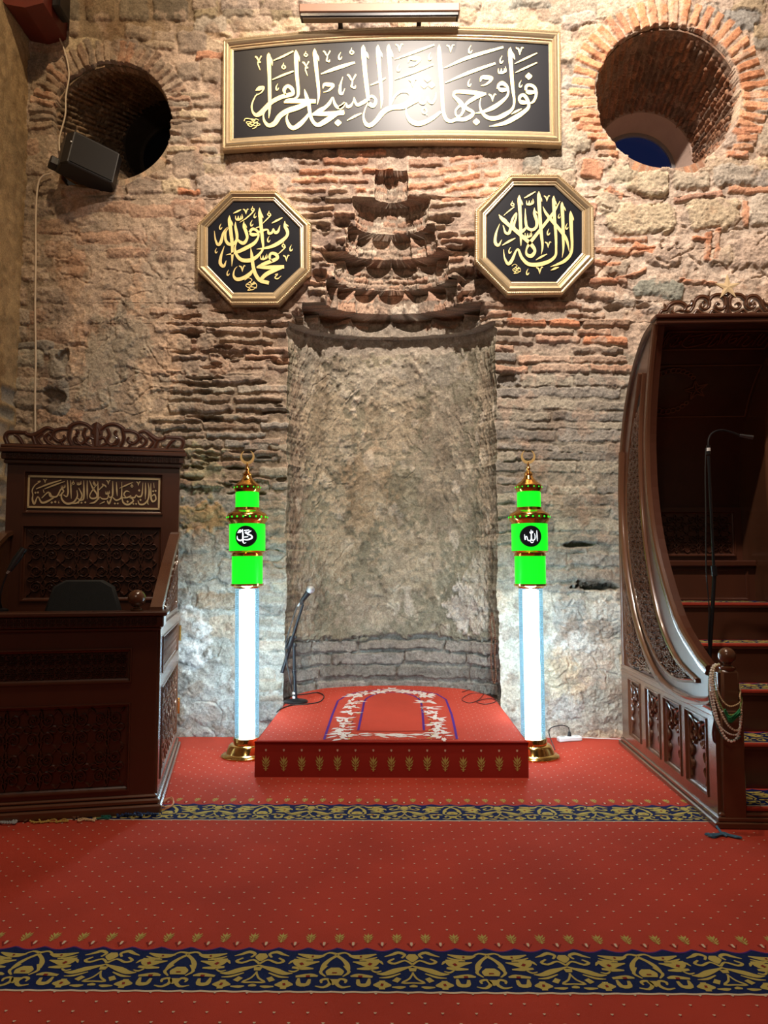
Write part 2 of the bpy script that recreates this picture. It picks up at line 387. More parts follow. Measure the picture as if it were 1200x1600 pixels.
def stone_mat(name, bump=.4):
    m = bpy.data.materials.new(name); m.use_nodes = True; nt = m.node_tree; b = nt.nodes['Principled BSDF']
    b.inputs['Roughness'].default_value = .88; b.inputs['Specular IOR Level'].default_value = .22
    a = nd(nt, 'ShaderNodeAttribute', attribute_name='Col'); tc = nd(nt, 'ShaderNodeTexCoord')
    n1 = nd(nt, 'ShaderNodeTexNoise'); n1.inputs['Scale'].default_value = 75; n1.inputs['Detail'].default_value = 6; n1.inputs['Roughness'].default_value = .65
    nt.links.new(tc.outputs['Object'], n1.inputs['Vector'])
    mr = nd(nt, 'ShaderNodeMapRange'); mr.inputs[1].default_value = .3; mr.inputs[2].default_value = .7; mr.inputs[3].default_value = .62; mr.inputs[4].default_value = 1.3
    nt.links.new(n1.outputs[0], mr.inputs[0])
    mx = nd(nt, 'ShaderNodeMix', data_type='RGBA', blend_type='MULTIPLY'); mx.inputs[0].default_value = 1
    nt.links.new(a.outputs['Color'], mx.inputs[6]); nt.links.new(mr.outputs[0], mx.inputs[7]); nt.links.new(mx.outputs[2], b.inputs['Base Color'])
    n2 = nd(nt, 'ShaderNodeTexNoise'); n2.inputs['Scale'].default_value = 110; n2.inputs['Detail'].default_value = 5
    nt.links.new(tc.outputs['Object'], n2.inputs['Vector'])
    bp = nd(nt, 'ShaderNodeBump'); bp.inputs['Strength'].default_value = bump; bp.inputs['Distance'].default_value = .012
    nt.links.new(n2.outputs[0], bp.inputs['Height']); nt.links.new(bp.outputs[0], b.inputs['Normal'])
    return m
M['stone'] = stone_mat('old_masonry')
# palettes
ORANGE = [(.50, .23, .13), (.46, .24, .15), (.55, .30, .19), (.42, .25, .18)]
PINK = [(.47, .30, .21), (.50, .36, .27), (.44, .28, .2), (.40, .30, .23)]
WARM = [(.43, .34, .25), (.48, .39, .27), (.36, .31, .25), (.44, .36, .30)]
GREYB = [(.30, .27, .225), (.34, .31, .25), (.27, .25, .22), (.33, .28, .225)]
DUST = [(.35, .27, .20), (.38, .30, .23), (.30, .24, .19), (.36, .25, .18)]
MORT = (.50, .385, .30)
cv = Canvas(-110, -420, 1310, 1230, 1.5, 11, MORT)
g = cv.rng
# broad zones
cv.rubble(-110, -420, 1310, 60, (30, 46), (50, 95), WARM+DUST, (.012, .03), 7)
cv.rubble(690, -60, 1310, 480, (34, 58), (48, 110), WARM+[(.47, .36, .28)], (.012, .034), 9, MORT)
# top left band of squared dark stones
cv.clear(-110, -40, 345, 62, (.30, .225, .15), .0, 8)
for r, (yy, hh) in enumerate(((-22, 30), (16, 42))):
    x = 100-r*14
    while x < 460:
        L = g.uniform(44, 66); cv.stamp(x+L/2, yy, L-7, hh-6, g.uniform(-.03, .03), cj(g.choice([(.27, .2, .13), (.31, .25, .16), (.24, .2, .15)]), .8, 1.1, g), .03, .45, 6); x += L
cv.rubble(330, -6, 720, 60, (28, 40), (40, 78), WARM+DUST, (.012, .03), 7)
for a in ((70, 62, 36, 22), (105, 45, 40, 26), (215, 52, 46, 22), (258, 58, 34, 20), (300, 66, 48, 36), (296, 112, 40, 30), (330, 108, 30, 40)):
    cv.stamp(a[0], a[1], a[2], a[3], g.uniform(-.1, .1), g.choice(DUST), .028, .5, 6)
# left middle: worn plaster
cv.clear(60, 285, 330, 690, (.42, .33, .25), .006, 10, 1, .010)
cv.blot(195, 420, 75, 90, (.47, .36, .27), .7); cv.blot(150, 500, 50, 60, (.50, .39, .29), .6); cv.blot(245, 620, 40, 60, (.50, .40, .30), .7, .008)
cv.blot(240, 540, 26, 60, (.42, .29, .2), .5, -.01); cv.blot(130, 360, 50, 30, (.33, .27, .22), .7)
cv.blot(270, 470, 16, 90, (.5, .37, .27), .6, .01); cv.blot(140, 620, 44, 50, (.36, .29, .23), .7, -.006)
for a in ((160, 320, 90, 26), (240, 330, 80, 22), (120, 345, 60, 22), (300, 345, 40, 30), (175, 372, 110, 20), (200, 395, 70, 18), (270, 400, 60, 20), (110, 400, 50, 26)):
    cv.stamp(a[0], a[1], a[2], a[3], g.uniform(-.04, .04), g.choice([(.42, .33, .26), (.37, .29, .23), (.42, .28, .2)]), g.uniform(.012, .024), .7, 8)
cv.rubble(-110, 55, 80, 700, (26, 40), (40, 90), DUST, (.01, .02), 6, (.30, .24, .18))
cv.courses(-110, 480, 60, 700, 28, GREYB, (.01, .03), (60, 110), .82, 0, 5, 1)
for a in ((38, 560, 64, 30), (90, 620, 40, 60), (90, 570, 30, 50), (40, 625, 70, 30)):
    cv.stamp(*a, 0, g.choice(GREYB), .03, .6, 7)
# left, between sign and octagon: mixed
cv.rubble(285, 235, 480, 320, (28, 40), (44, 90), PINK+WARM, (.012, .03), 6, (.42, .32, .25))
cv.courses(470, 232, 600, 300, 15, ORANGE+PINK, (.014, .03), (40, 80), .72, 0, 3, 1, .5, (.42, .31, .24))
cv.courses(480, 290, 560, 470, 13, PINK+DUST, (.014, .045), (34, 66), .66, 0, 3, .95, .5, (.28, .21, .17))
cv.courses(660, 232, 800, 300, 16, ORANGE+PINK, (.014, .03), (40, 90), .72, -.05, 3, 1, .5, (.42, .31, .24))
cv.courses(660, 300, 760, 480, 14, PINK+DUST, (.014, .045), (34, 76), .7, -.03, 3, .95, .5, (.33, .25, .2))
cv.courses(270, 480, 475, 590, 14, DUST+PINK, (.010, .040), (40, 100), .74, .02, 3, .92, .35, (.36, .27, .2), 0, .16, 2)
cv.courses(268, 585, 455, 770, 15.5, DUST+GREYB+[(.26, .2, .15)], (.010, .045), (40, 110), .74, 0, 3, .92, .35, (.30, .24, .18), 0, .2, 2)
cv.rubble(285, 430, 330, 590, (30, 50), (30, 46), DUST, (.01, .03), 5)
cv.rubble(275, 770, 455, 1160, (34, 60), (50, 90), [(.34, .32, .28), (.38, .35, .30), (.31, .29, .26), (.37, .3, .23)], (.006, .022), 7, (.36, .34, .30))
cv.blot(320, 808, 34, 26, (.38, .26, .13), .9, .02); cv.blot(320, 735, 34, 34, (.34, .31, .2), .8, .015); cv.blot(300, 1000, 26, 50, (.62, .62, .60), .8, -.004)
cv.blot(330, 1090, 50, 50, (.42, .41, .38), .8); cv.courses(408, 690, 455, 1100, 19, GREYB, (.008, .02), (40, 60), .75, 0, 3)
# right flank
cv.courses(745, 455, 975, 560, 14, PINK+DUST+ORANGE[:1], (.012, .034), (50, 110), .8, .012, 3, .95, .35, (.42, .34, .27))
cv.courses(765, 552, 990, 600, 14, GREYB+PINK, (.008, .022), (60, 120), .84, .01, 3, .98, .3, (.33, .28, .22), 0, .12, 2)
cv.courses(770, 585, 1010, 800, 17.5, GREYB, (.004, .014), (60, 150), .9, .01, 2, .98, .25, (.29, .26, .21), 0, .2, 2)
cv.courses(770, 790, 1010, 930, 18.5, GREYB, (.003, .010), (60, 150), .92, .01, 2, .98, .3, (.29, .27, .225), 0, .25, 2)
cv.clear(775, 925, 1010, 1160, (.47, .43, .36), .004, 10, 1, .008)
cv.rubble(785, 930, 1010, 1150, (50, 74), (60, 110), [(.45, .42, .37), (.5, .46, .38), (.5, .40, .28), (.42, .40, .36)], (.004, .014), 5)
cv.blot(925, 1020, 34, 60, (.5, .38, .30), .6); cv.blot(900, 1000, 40, 20, (.55, .54, .5), .7, .006); cv.blot(870, 1060, 50, 34, (.52, .42, .28), .6)
cv.hole(930, 916, 92, 15, .03, .09, (.05, .045, .04)); cv.hole(905, 852, 60, 11, .0, .05, (.1, .09, .08))  # slots cut in and coloured near-black, their inner shade painted
# right, under the arched window: explicit big stones and brick slivers
cv.clear(690, 235, 900, 320, MORT, .0, 10)
cv.courses(700, 244, 790, 320, 14, ORANGE, (.01, .02), (30, 70), .7, -.12, 4)
cv.clear(905, 268, 1310, 480, (.52, .42, .34), .0, 12, 1, .014)
big = [(1010, 285, 66, 42, .46, .39, .28), (1080, 281, 62, 30, .42, .36, .28), (1150, 275, 70, 36, .36, .32, .27), (1205, 282, 50, 36, .3, .27, .24), (968, 275, 42, 26, .40, .35, .26), (1000, 343, 106, 48, .47, .39, .275),
       (1115, 332, 84, 48, .50, .41, .29), (1190, 330, 46, 50, .47, .41, .34), (950, 315, 36, 40, .44, .37, .28), (1035, 402, 60, 36, .44, .34, .27), (1180, 395, 80, 50, .45, .35, .28),
       (1030, 452, 80, 30, .23, .235, .2), (960, 420, 40, 30, .4, .33, .26), (1130, 400, 40, 30, .5, .4, .3), (975, 470, 40, 20, .4, .34, .28), (880, 252, 44, 44, .42, .37, .30), (905, 215, 40, 50, .44, .38, .29),
       (830, 258, 32, 36, .34, .32, .27), (870, 280, 56, 34, .47, .38, .29), (845, 50, 60, 34, .45, .38, .28), (905, 35, 50, 30, .42, .36, .31), (830, 8, 70, 16, .25, .25, .22), (930, 60, 50, 40, .48, .40, .3), (895, 85, 60, 36, .46, .38, .29),
       (900, 130, 46, 30, .36, .34, .31), (892, 160, 40, 30, .46, .37, .3), (1170, 12, 50, 40, .40, .32, .22), (1160, 35, 54, 34, .28, .27, .25), (1195, 50, 40, 30, .38, .3, .2), (1190, 70, 30, 20, .27, .24, .2), (1195, 150, 36, 60, .34, .31, .26), (1200, 220, 40, 50, .44, .37, .29),
       (1105, 20, 50, 22, .33, .3, .26), (960, 20, 60, 24, .42, .36, .28)]
for x, y, w_, h_, r_, g_, b_ in big:
    cv.stamp(x, y, w_, h_, g.uniform(-.06, .06), (r_, g_, b_), g.uniform(.022, .04), .62, 8, 0, .006, 1.8)
for x, y, w_, h_, rot in ((1090, 308, 80, 11, -.13), (1175, 298, 74, 11, .03), (1163, 333, 11, 42, 0), (982, 375, 62, 9, -.02), (968, 392, 80, 11, .05), (1005, 388, 30, 12, .3), (1105, 385, 11, 46, 0), (1095, 372, 30, 9, .1), (1120, 380, 10, 50, .05), (985, 430, 50, 8, -.3), (1090, 440, 60, 9, .1), (920, 330, 20, 26, .3), (925, 265, 36, 30, .2), (960, 302, 30, 12, .5), (940, 410, 60, 9, .1), (950, 440, 60, 9, -.05), (330, 88, 44, 13, .03), (297, 300, 34, 8, 0)):
    cv.stamp(x, y, w_, h_, rot, g.choice(ORANGE), .026, .3, 3)
cv.stamp(930, 460, 60, 14, .1, (.42, .3, .22), .03)
for k in range(26):
    cv.hole(g.uniform(900, 1190), g.uniform(285, 480), g.uniform(8, 26), g.uniform(4, 10), g.uniform(-.6, .6), .02)
def crack(c_, x, y, n, a, dep, wd=3.2):
    for k in range(n):
        L = c_.rng.uniform(6, 14); c_.hole(x+L/2*math.cos(a), y+L/2*math.sin(a), L*1.5, wd*c_.rng.uniform(.7, 1.5), a, dep); x += L*math.cos(a); y += L*math.sin(a); a += c_.rng.uniform(-.75, .75)
for k in range(34): crack(cv, g.uniform(70, 320), g.uniform(300, 680), g.randint(3, 9), g.choice([0, .2, 1.4, 1.7, -.2]), .008)
for k in range(20): crack(cv, g.uniform(900, 1190), g.uniform(285, 480), g.randint(2, 6), g.uniform(-.6, .6), .016)
for k in range(26): crack(cv, g.uniform(785, 1000), g.uniform(930, 1140), g.randint(2, 7), g.choice([0, .1, 1.2, -.2]), .010)
for k in range(20): crack(cv, g.uniform(280, 450), g.uniform(780, 1140), g.randint(2, 7), g.choice([0, .1, 1.4, -.2]), .012)
for x, y, rx, ry, c in ((215, 470, 12, 60, (.55, .38, .26)), (270, 560, 9, 60, (.52, .37, .26)), (180, 480, 26, 9, (.5, .36, .26)), (225, 600, 10, 50, (.55, .40, .28)), (245, 640, 30, 22, (.55, .43, .31)), (110, 430, 20, 70, (.42, .29, .2)), (160, 560, 46, 70, (.34, .30, .235)), (250, 430, 30, 50, (.38, .31, .24)), (135, 320, 40, 14, (.5, .37, .28)), (120, 520, 14, 60, (.53, .39, .28)), (200, 530, 30, 60, (.31, .27, .21)), (300, 620, 26, 40, (.33, .28, .22)), (90, 480, 20, 30, (.25, .2, .16))): cv.blot(x, y, rx, ry, c, .8, g.uniform(-.008, .008))
for k in range(44):
    cv.hole(g.uniform(285, 445), g.uniform(480, 770), g.uniform(16, 60), g.uniform(4, 8), g.uniform(-.06, .06), .05)
for x, y, w_, h_ in ((795, 592, 36, 26), (960, 480, 40, 16), (1005, 480, 30, 10), (545, 420, 30, 30), (520, 395, 26, 34), (85, 620, 40, 34), (100, 560, 20, 30), (505, 360, 26, 20), (450, 560, 24, 16), (300, 520, 26, 12), (330, 655, 40, 12)):
    cv.hole(x, y, w_, h_, 0, .07)
for x, y, w_, h_ in ((725, 392, 70, 22), (742, 438, 60, 50), (748, 500, 34, 60), (715, 470, 34, 30), (522, 398, 40, 40), (500, 430, 26, 30), (470, 500, 34, 36), (535, 350, 30, 16), (690, 345, 30, 14)):
    cv.hole(x, y, w_, h_, 0, .13)
# ring of bricks around the two arched window openings
WR = (1043, 152, 112); WL = (176, 190, 92)
for k in range(33):
    a = math.radians(-28+k*7.1)
    rr = WR[2]+20; x = WR[0]+rr*math.cos(a)*1.02; y = WR[1]-rr*math.sin(a)
    c = g.choice([(.56, .26, .14), (.52, .25, .15), (.6, .31, .18)])
    cv.stamp(x, y, 40*g.uniform(.9, 1.12), 12.6, -a+g.uniform(-.03, .03), cj(c, .82, 1.12, g), g.uniform(.03, .042), .2, 2, 0, .003, .5)
for k, (x, y) in enumerate([(918, 178), (921, 191), (924, 203), (932, 215), (945, 228), (949, 241), (1172, 205), (1166, 218), (1160, 231), (1150, 243)]):
    cv.stamp(x, y, 34, 11, g.uniform(-.02, .12)*(-1 if k > 5 else 1), (.56*g.uniform(.85, 1.1), .27, .16), .035, .2, 2, 0, .003, .5)
for k in range(31):
    a = math.radians(-8+k*6.4); rr = WL[2]+17; x = WL[0]+rr*math.cos(a); y = WL[1]-rr*math.sin(a)
    c = g.choice(DUST+PINK[:1]); cv.stamp(x, y, 40*g.uniform(.8, 1.15), 10.5, -a+g.uniform(-.05, .05), cj(c, .75, 1.1, g), g.uniform(.02, .036), .35, 2)
cv.courses(262, 140, 345, 262, 17, DUST+WARM, (.012, .03), (34, 60), .7, .02, 4, 1, .6)
for x, y, w_, h_ in ((125, 300, 60, 14), (170, 312, 70, 12), (225, 290, 60, 30), (250, 270, 40, 26), (295, 260, 50, 44), (300, 205, 34, 26)):
    cv.stamp(x, y, w_, h_, g.uniform(-.1, .1), g.choice(DUST), .03, .6, 6)
# mortar and lime smeared over the stones, ochre and soot stains
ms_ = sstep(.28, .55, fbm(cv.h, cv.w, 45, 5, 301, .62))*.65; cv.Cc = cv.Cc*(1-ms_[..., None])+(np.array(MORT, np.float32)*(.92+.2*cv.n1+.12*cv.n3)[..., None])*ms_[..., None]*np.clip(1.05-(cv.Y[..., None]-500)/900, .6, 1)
cv.H = cv.H*(1-ms_*.45)+.008*ms_
st_ = sstep(.3, .6, fbm(cv.h, cv.w, 70, 5, 302, .62))*.4; cv.Cc = cv.Cc*(1-st_[..., None]*np.array([.25, .45, .55], np.float32))
st_ = sstep(.34, .7, fbm(cv.h, cv.w, 38, 5, 303, .65))*.5; cv.Cc = cv.Cc*(1-st_[..., None]*np.array([.45, .45, .42], np.float32))
cv.H += .0016*fbm(cv.h, cv.w, 5, 3, 304)+.0008*cv.n3
# ---- wall surface with the prayer niche and its stepped hood in one skin
TIERS = [(3.485, .885, .50, 0), (3.665, .776, .42, 6), (3.88, .575, .33, 7), (4.13, .50, .31, 6), (4.345, .39, .24, 6), (4.59, .33, .19, 0), (4.83, .145, .09, 3)]
def niche(z):
    zz0 = 0.0
    for zt, a, b, n in TIERS:
        if z < zt: return a, b, n, (z-zz0)/(zt-zz0)
        zz0 = zt
    return .145, 0.0, 0, 0
Z1 = 7.3; dz = .0062
zs = list(np.arange(0, Z1, dz))
for t in TIERS: zs += [t[0]-.0006, t[0]+.0006]
zs = np.array(sorted(zs)); nz = len(zs)
XL, XR = -3.35, 3.6; nl, nn, nr = 400, 420, 440
A = np.array([niche(z) for z in zs])
a_, b_, lobes, fr = A[:, 0], A[:, 1], A[:, 2], A[:, 3]
an = a_+.006*fbm(1, nz, 5, 3, 77)[0]+.012*fbm(1, nz, 26, 3, 78)[0]*(zs < 4.83)
tl = np.linspace(0, 1, nl); tr = np.linspace(0, 1, nr); th = np.linspace(PI, 0, nn)
XLg = XL+(-an[:, None]-XL)*tl[None]; XRg = an[:, None]+(XR-an[:, None])*tr[None]
def flat(X):
    Z = np.repeat(zs[:, None], X.shape[1], 1); px, py = to_px(X, np.full_like(X, YW), Z)
    H, Cc = cv.sample(px, py); return np.stack([X, YW-H, Z], -1), Cc, px, py
PL, CL, pxl, pyl = flat(XLg); PR, CR, pxr, pyr = flat(XRg)
# niche canvas: x runs along the curve (0..600), y is the photo row of the wall plane
cn = Canvas(-10, -420, 640, 1260, 1.3, 31, (.30, .25, .185), .006)
g = cn.rng
cn.clear(-10, 470, 640, 1010, (.225, .205, .150), .012, 8, 1, .009)
for x, y, rx, ry, c, am, dh in ((60, 700, 46, 190, (.26, .20, .15), .8, 0), (150, 650, 70, 120, (.36, .30, .22), .7, .006), (300, 580, 90, 40, (.38, .34, .27), .8, .006), (300, 650, 60, 60, (.40, .33, .24), .6, 0),
        (420, 720, 70, 130, (.25, .21, .165), .7, -.006), (250, 760, 50, 80, (.36, .27, .18), .6, 0), (340, 880, 70, 70, (.36, .30, .22), .7, 0), (180, 860, 60, 60, (.34, .28, .20), .7, 0), (460, 955, 46, 36, (.50, .45, .40), .8, .006), (500, 930, 40, 60, (.42, .37, .31), .5, 0),
        (540, 700, 50, 170, (.33, .27, .2), .7, 0), (380, 560, 100, 30, (.33, .30, .25), .8, 0), (210, 560, 60, 34, (.37, .34, .28), .8, .004), (100, 560, 40, 40, (.35, .31, .25), .7, 0), (90, 930, 60, 70, (.25, .20, .15), .8, 0), (260, 950, 80, 40, (.28, .235, .18), .8, -.004)):
    cn.blot(x, y, rx, ry, c, am, dh)
for k in range(260):
    x, y = g.uniform(0, 620), g.uniform(500, 1000); s_ = g.uniform(4, 16)
    cn.blot(x, y, s_, s_*g.uniform(.5, 1.4), g.choice([(.42, .37, .29), (.24, .2, .15), (.36, .30, .22), (.46, .41, .34)]), g.uniform(.3, .75), g.uniform(-.008, .008))
for k in range(34): crack(cn, g.uniform(0, 600), g.uniform(540, 990), g.randint(3, 14), g.choice([0, .3, -.3, 1.3, 1.7, 3]), .006, 2.2)
st_ = sstep(.1, .5, fbm(cn.h, cn.w, 50, 5, 312, .62))*.42; cn.Cc = cn.Cc*(1-st_[..., None]*np.array([.7, .75, .8], np.float32))
st_ = sstep(.25, .5, fbm(cn.h, cn.w, 24, 5, 313, .65))*.5; cn.Cc = cn.Cc*(1-st_[..., None])+np.array([.29, .265, .20], np.float32)*st_[..., None]*(1+.2*cn.n1)[..., None]; cn.H += .005*st_
cn.H += .0018*fbm(cn.h, cn.w, 5, 3, 314)+.0008*cn.n3
cn.clear(-10, 1003, 640, 1260, (.22, .205, .175), -.022, 5, 1, .006)
cn.courses(-10, 1006, 640, 1180, 22, [(.23, .215, .19), (.26, .235, .2), (.2, .19, .165)], (-.012, .006), (90, 170), .86, 0, 3, 1, .4, None, 0, .15)
cn.courses(-10, 190, 640, 480, 11, PINK+[(.5, .39, .3), (.5, .42, .33)], (.004, .012), (30, 64), .8, 0, 2, .98, .4, (.34, .27, .21))
cn.rubble(-10, 434, 640, 486, (19, 24), (30, 60), PINK+[(.46, .40, .33)], (.004, .012), 4, (.30, .24, .19))
cn.clear(-10, 488, 640, 530, (.37, .32, .26), .0, 4)
TH, ZZ = np.meshgrid(th, zs); aa = an[:, None]; bb = b_[:, None]; lo = lobes[:, None]; ff = fr[:, None]
arc = (PI-TH)/PI*600*(.4+.6*aa/.885)+300*(1-(.4+.6*aa/.885))
pyn = to_px(np.zeros_like(ZZ), np.full_like(ZZ, YW), ZZ)[1]
Hn, CN = cn.sample(arc, pyn)
lobe = np.abs(np.sin(lo*(PI-TH)))
edge_ = np.clip(np.minimum(TH, PI-TH)/.12, 0, 1)
dep = np.where(lo > 0, -.03*np.clip(1-lobe*2.2, 0, 1)+.17*sstep(0, .05, ff-(.95-(.50+.2*(bb > .4))*lobe**.5))*np.clip(bb/.3, 0, 1), 0)
rr_ = 1-(Hn+dep*-1*1.0)*edge_/np.maximum(aa, .3)
XN = aa*np.cos(TH)*np.clip(rr_, .5, 1.5); dN = bb*np.sin(TH)**.85*np.clip(rr_, .5, 1.6)
hf, cf = cv.sample(*to_px(XN, np.full_like(XN, YW), ZZ))
flatm = (b_ <= 0)[:, None]; e2 = sstep(0, 1, edge_)
Yn = YW+dN-Hn*e2*.6-hf*(1-e2); Yn = np.where(flatm, YW-hf, Yn); XN = np.where(flatm, aa*np.cos(TH), XN)
hf2, cf2 = cv.sample(*to_px(XN, np.full_like(XN, YW), ZZ))
CN = np.where(flatm[..., None], cf2, CN); Yn = np.where(flatm, YW-hf2, Yn)
PN = np.stack([XN, Yn, ZZ], -1)
P = np.concatenate([PL, PN, PR], 1); CC = np.concatenate([CL, CN, CR], 1)
px, py = to_px(P[..., 0], np.full(P.shape[:2], YW), P[..., 2])
nz1 = fbm(P.shape[0], P.shape[1], 9, 2, 5)*1.6
def in_right(px, py, k=0): 
    lim = np.interp(px, [925, 950, 975, 1000, 1040, 1080, 1110, 1160], [238, 246, 262, 272, 262, 272, 256, 236])
    return (np.hypot((px-WR[0])/1.0, (py-WR[1]+0)) < WR[2]+k) & (py < lim) | ((np.abs(px-WR[0]) < np.interp(py, [WR[1], 190, 245], [WR[2], 102, 60])+k) & (py > WR[1]) & (py < lim))
def in_left(px, py, k=0):
    lim = np.interp(px, [85, 105, 200, 265], [262, 290, 288, 262])
    return (np.hypot(px-WL[0], py-WL[1]) < WL[2]+k) & (py < lim) | ((np.abs(px-WL[0]) < np.interp(py, [WL[1], 290], [WL[2], 78])+k) & (py > WL[1]) & (py < lim))
hole_ = in_right(px+nz1, py+nz1) | in_left(px+nz1, py+nz1)
P[..., 1] = np.where(hole_, YW+.10, P[..., 1])      # returns of the openings
mask = ~(hole_[:-1, :-1] & hole_[1:, 1:] & hole_[1:, :-1] & hole_[:-1, 1:])
wall = grid_mesh('wall_back', P, CC, M['stone'], None, mask); tag(wall, kind='structure')
# ---- tunnels of the two arched windows
def tunnel(name, c0, r0, c1, r1, depth, palette, seed, sill):
    cvt = Canvas(0, 0, 900, 420, 1, seed, (.26, .18, .13) if seed == 41 else (.25, .19, .13)); gg = cvt.rng
    yy = 0
    while yy < 900:          # bricks laid lengthwise through the wall
        xx = -gg.uniform(0, 40)
        while xx < 420:
            L = gg.uniform(36, 70); cvt.stamp(yy+6, xx+L/2, 10.5, L-3, 0, cj(gg.choice(palette), .7, 1.2, gg), gg.uniform(.012, .04), .3, 3, 0, .003, .5); xx += L
        yy += 14
    n, m = 150, 260; P = np.zeros((n, m, 3)); A_ = at(c0[0], c0[1], YW); B_ = at(c1[0], c1[1], YW+depth)
    R0 = (r0+6)*PXM; R1 = r1*(YW+depth)/FOC
    t = np.concatenate([[0, 0], np.linspace(0, 1, n-2)])[:, None]; a = np.linspace(0, 2*PI, m)[None]
    hh, cc = cvt.sample(np.repeat(a, n, 0)/(2*PI)*880, np.repeat(t, m, 1)*400)
    fl = np.zeros((n, 1)); fl[0] = .12; hh = hh*sstep(0, .10, t); R = R0+(R1-R0)*t-hh+fl
    X = A_.x+(B_.x-A_.x)*t+R*np.sin(a); Z = A_.z+(B_.z-A_.z)*t-R*np.cos(a); Yy = YW+.02+depth*t+0*a
    zl = sill[0]+(sill[1]-sill[0])*t; Z = np.maximum(Z, zl-fl*1.2+.012*np.sin(a*37)+.01*np.sin(t*31+a*11))
    P = np.stack([X, Yy, Z], -1)
    o = grid_mesh(name, P, cc, M['stone']); tag(o, kind='structure'); return A_, B_, R1
def zat(px, py, D): return at(px, py, D).z
A2, B2, R2 = tunnel('wall_right_window_recess', (WR[0], WR[1]), WR[2], (1004, 250), 84, .95, [(.33, .17, .10), (.29, .155, .10), (.25, .17, .125)], 41, (zat(1040, 276, YW), zat(1040, 300, YW+.95)))  # brick colours darkened to carry the shade inside the recess
A1, B1, R1_ = tunnel('wall_left_window_recess', (WL[0], WL[1]), WL[2], (268, 228), 80, .95, [(.30, .22, .15), (.26, .19, .13), (.34, .23, .15)], 43, (zat(170, 300, YW), zat(200, 330, YW+.95)))
M['reveal'] = mat('pink_render', (.50, .36, .29), .85, 0, .12, 8, .3, 60)
M['night_glass'] = mat('night_blue_glass', (.006, .014, .05), .12, 0, .3, 3, 0, 60, 0, None, 0, .5)
M['night_glass'].node_tree.nodes['Principled BSDF'].inputs['Emission Color'].default_value = (.10, .22, 1, 1); M['night_glass'].node_tree.nodes['Principled BSDF'].inputs['Emission Strength'].default_value = .03  # pane glows faintly by itself, standing in for night sky light
M['frame_grey'] = mat('window_metal', (.35, .35, .36), .4, .5)
M['dark_stone'] = mat('recess_shade_stone', (.045, .034, .024), .9, 0, .3, 14, .4, 50)  # near-black colour stands in for the shade deep in the left recess
def round_window(name, Cp, R, y, glass):
    root = empty(name); tag(root, kind='structure')
    m = MB(); seg = 56; rings = []
    for r, d in ((R*1.35, 0), (R*.94, .0), (R*.80, .24)):
        rings.append([(Cp.x+r*math.cos(2*PI*k/seg), y+d, Cp.z+r*math.sin(2*PI*k/seg)) for k in range(seg)])
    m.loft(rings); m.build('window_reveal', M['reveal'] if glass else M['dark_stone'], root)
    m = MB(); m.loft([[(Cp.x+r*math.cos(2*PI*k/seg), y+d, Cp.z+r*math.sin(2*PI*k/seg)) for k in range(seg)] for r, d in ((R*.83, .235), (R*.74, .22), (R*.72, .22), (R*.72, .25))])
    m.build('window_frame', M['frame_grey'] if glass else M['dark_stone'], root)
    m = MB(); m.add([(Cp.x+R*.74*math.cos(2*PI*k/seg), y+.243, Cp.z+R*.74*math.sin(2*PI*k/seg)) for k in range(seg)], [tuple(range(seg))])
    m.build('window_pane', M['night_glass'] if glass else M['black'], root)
round_window('window_1', B2, R2, YW+.94, True)
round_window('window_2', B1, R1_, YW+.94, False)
# ---- side walls and rear wall of the hall
def plain_wall(name, p0, p1, zt, seed, cols, mort, plaster_above=None):
    L = math.hypot(p1[0]-p0[0], p1[1]-p0[1]); W_ = int(L*186)
    c = Canvas(0, 0, W_, int(zt*186), .5, seed, mort)
    if plaster_above: c.courses(0, int((zt-plaster_above)*186), W_, int(zt*186), 30, cols, (.008, .025), (60, 120), .82, 0, 5, 1)
    nx, nzz = int(L/.022), int(zt/.022); t, z = np.meshgrid(np.linspace(0, 1, nx), np.linspace(0, zt, nzz))
    H, cc = c.sample(t*W_, (zt-z)*186); nxn, nyn = -(p1[1]-p0[1])/L, (p1[0]-p0[0])/L
    X = p0[0]+(p1[0]-p0[0])*t+nxn*-H; Yy = p0[1]+(p1[1]-p0[1])*t+nyn*-H
    tag(grid_mesh(name, np.stack([X, Yy, z], -1), cc, M['stone']), kind='structure')
plain_wall('wall_left', (-3.20, 6.35), (-3.20, -1.5), 7.3, 51, GREYB, (.42, .31, .18), 2.9)
plain_wall('wall_right', (3.55, -1.5), (3.55, 6.35), 7.3, 53, DUST, (.42, .33, .22), 2.5)
# ------------------------------------------------------------------ carpets
def carpet_mat(name, col, var=.34, sheen=.35):
    m = mat(name, col, .95, 0, var, 2.2, .5, 420, 0, None, 0, .12); b = m.node_tree.nodes['Principled BSDF']
    b.inputs['Sheen Weight'].default_value = sheen; b.inputs['Sheen Roughness'].default_value = .4
    b.inputs['Sheen Tint'].default_value = (min(1, col[0]*2+.05), min(1, col[1]*3+.02), min(1, col[2]*3+.02), 1)
    return m
M['c_red'] = carpet_mat('red_carpet', (.40, .046, .026)); M['c_navy'] = carpet_mat('navy_carpet', (.006, .014, .075), .2, .05)
M['c_gold'] = carpet_mat('gold_carpet', (.44, .36, .10), .15, .1); M['c_cream'] = carpet_mat('cream_carpet', (.62, .50, .36), .1, .1)
M['c_wine'] = carpet_mat('wine_carpet', (.19, .018, .014), .15, .1); M['c_white'] = carpet_mat('ivory_carpet', (.62, .54, .50), .1, .1)
M['c_violet'] = carpet_mat('violet_carpet', (.07, .02, .16), .1, .1); M['c_dred'] = carpet_mat('deep_red_carpet', (.27, .022, .014), .15, .2)
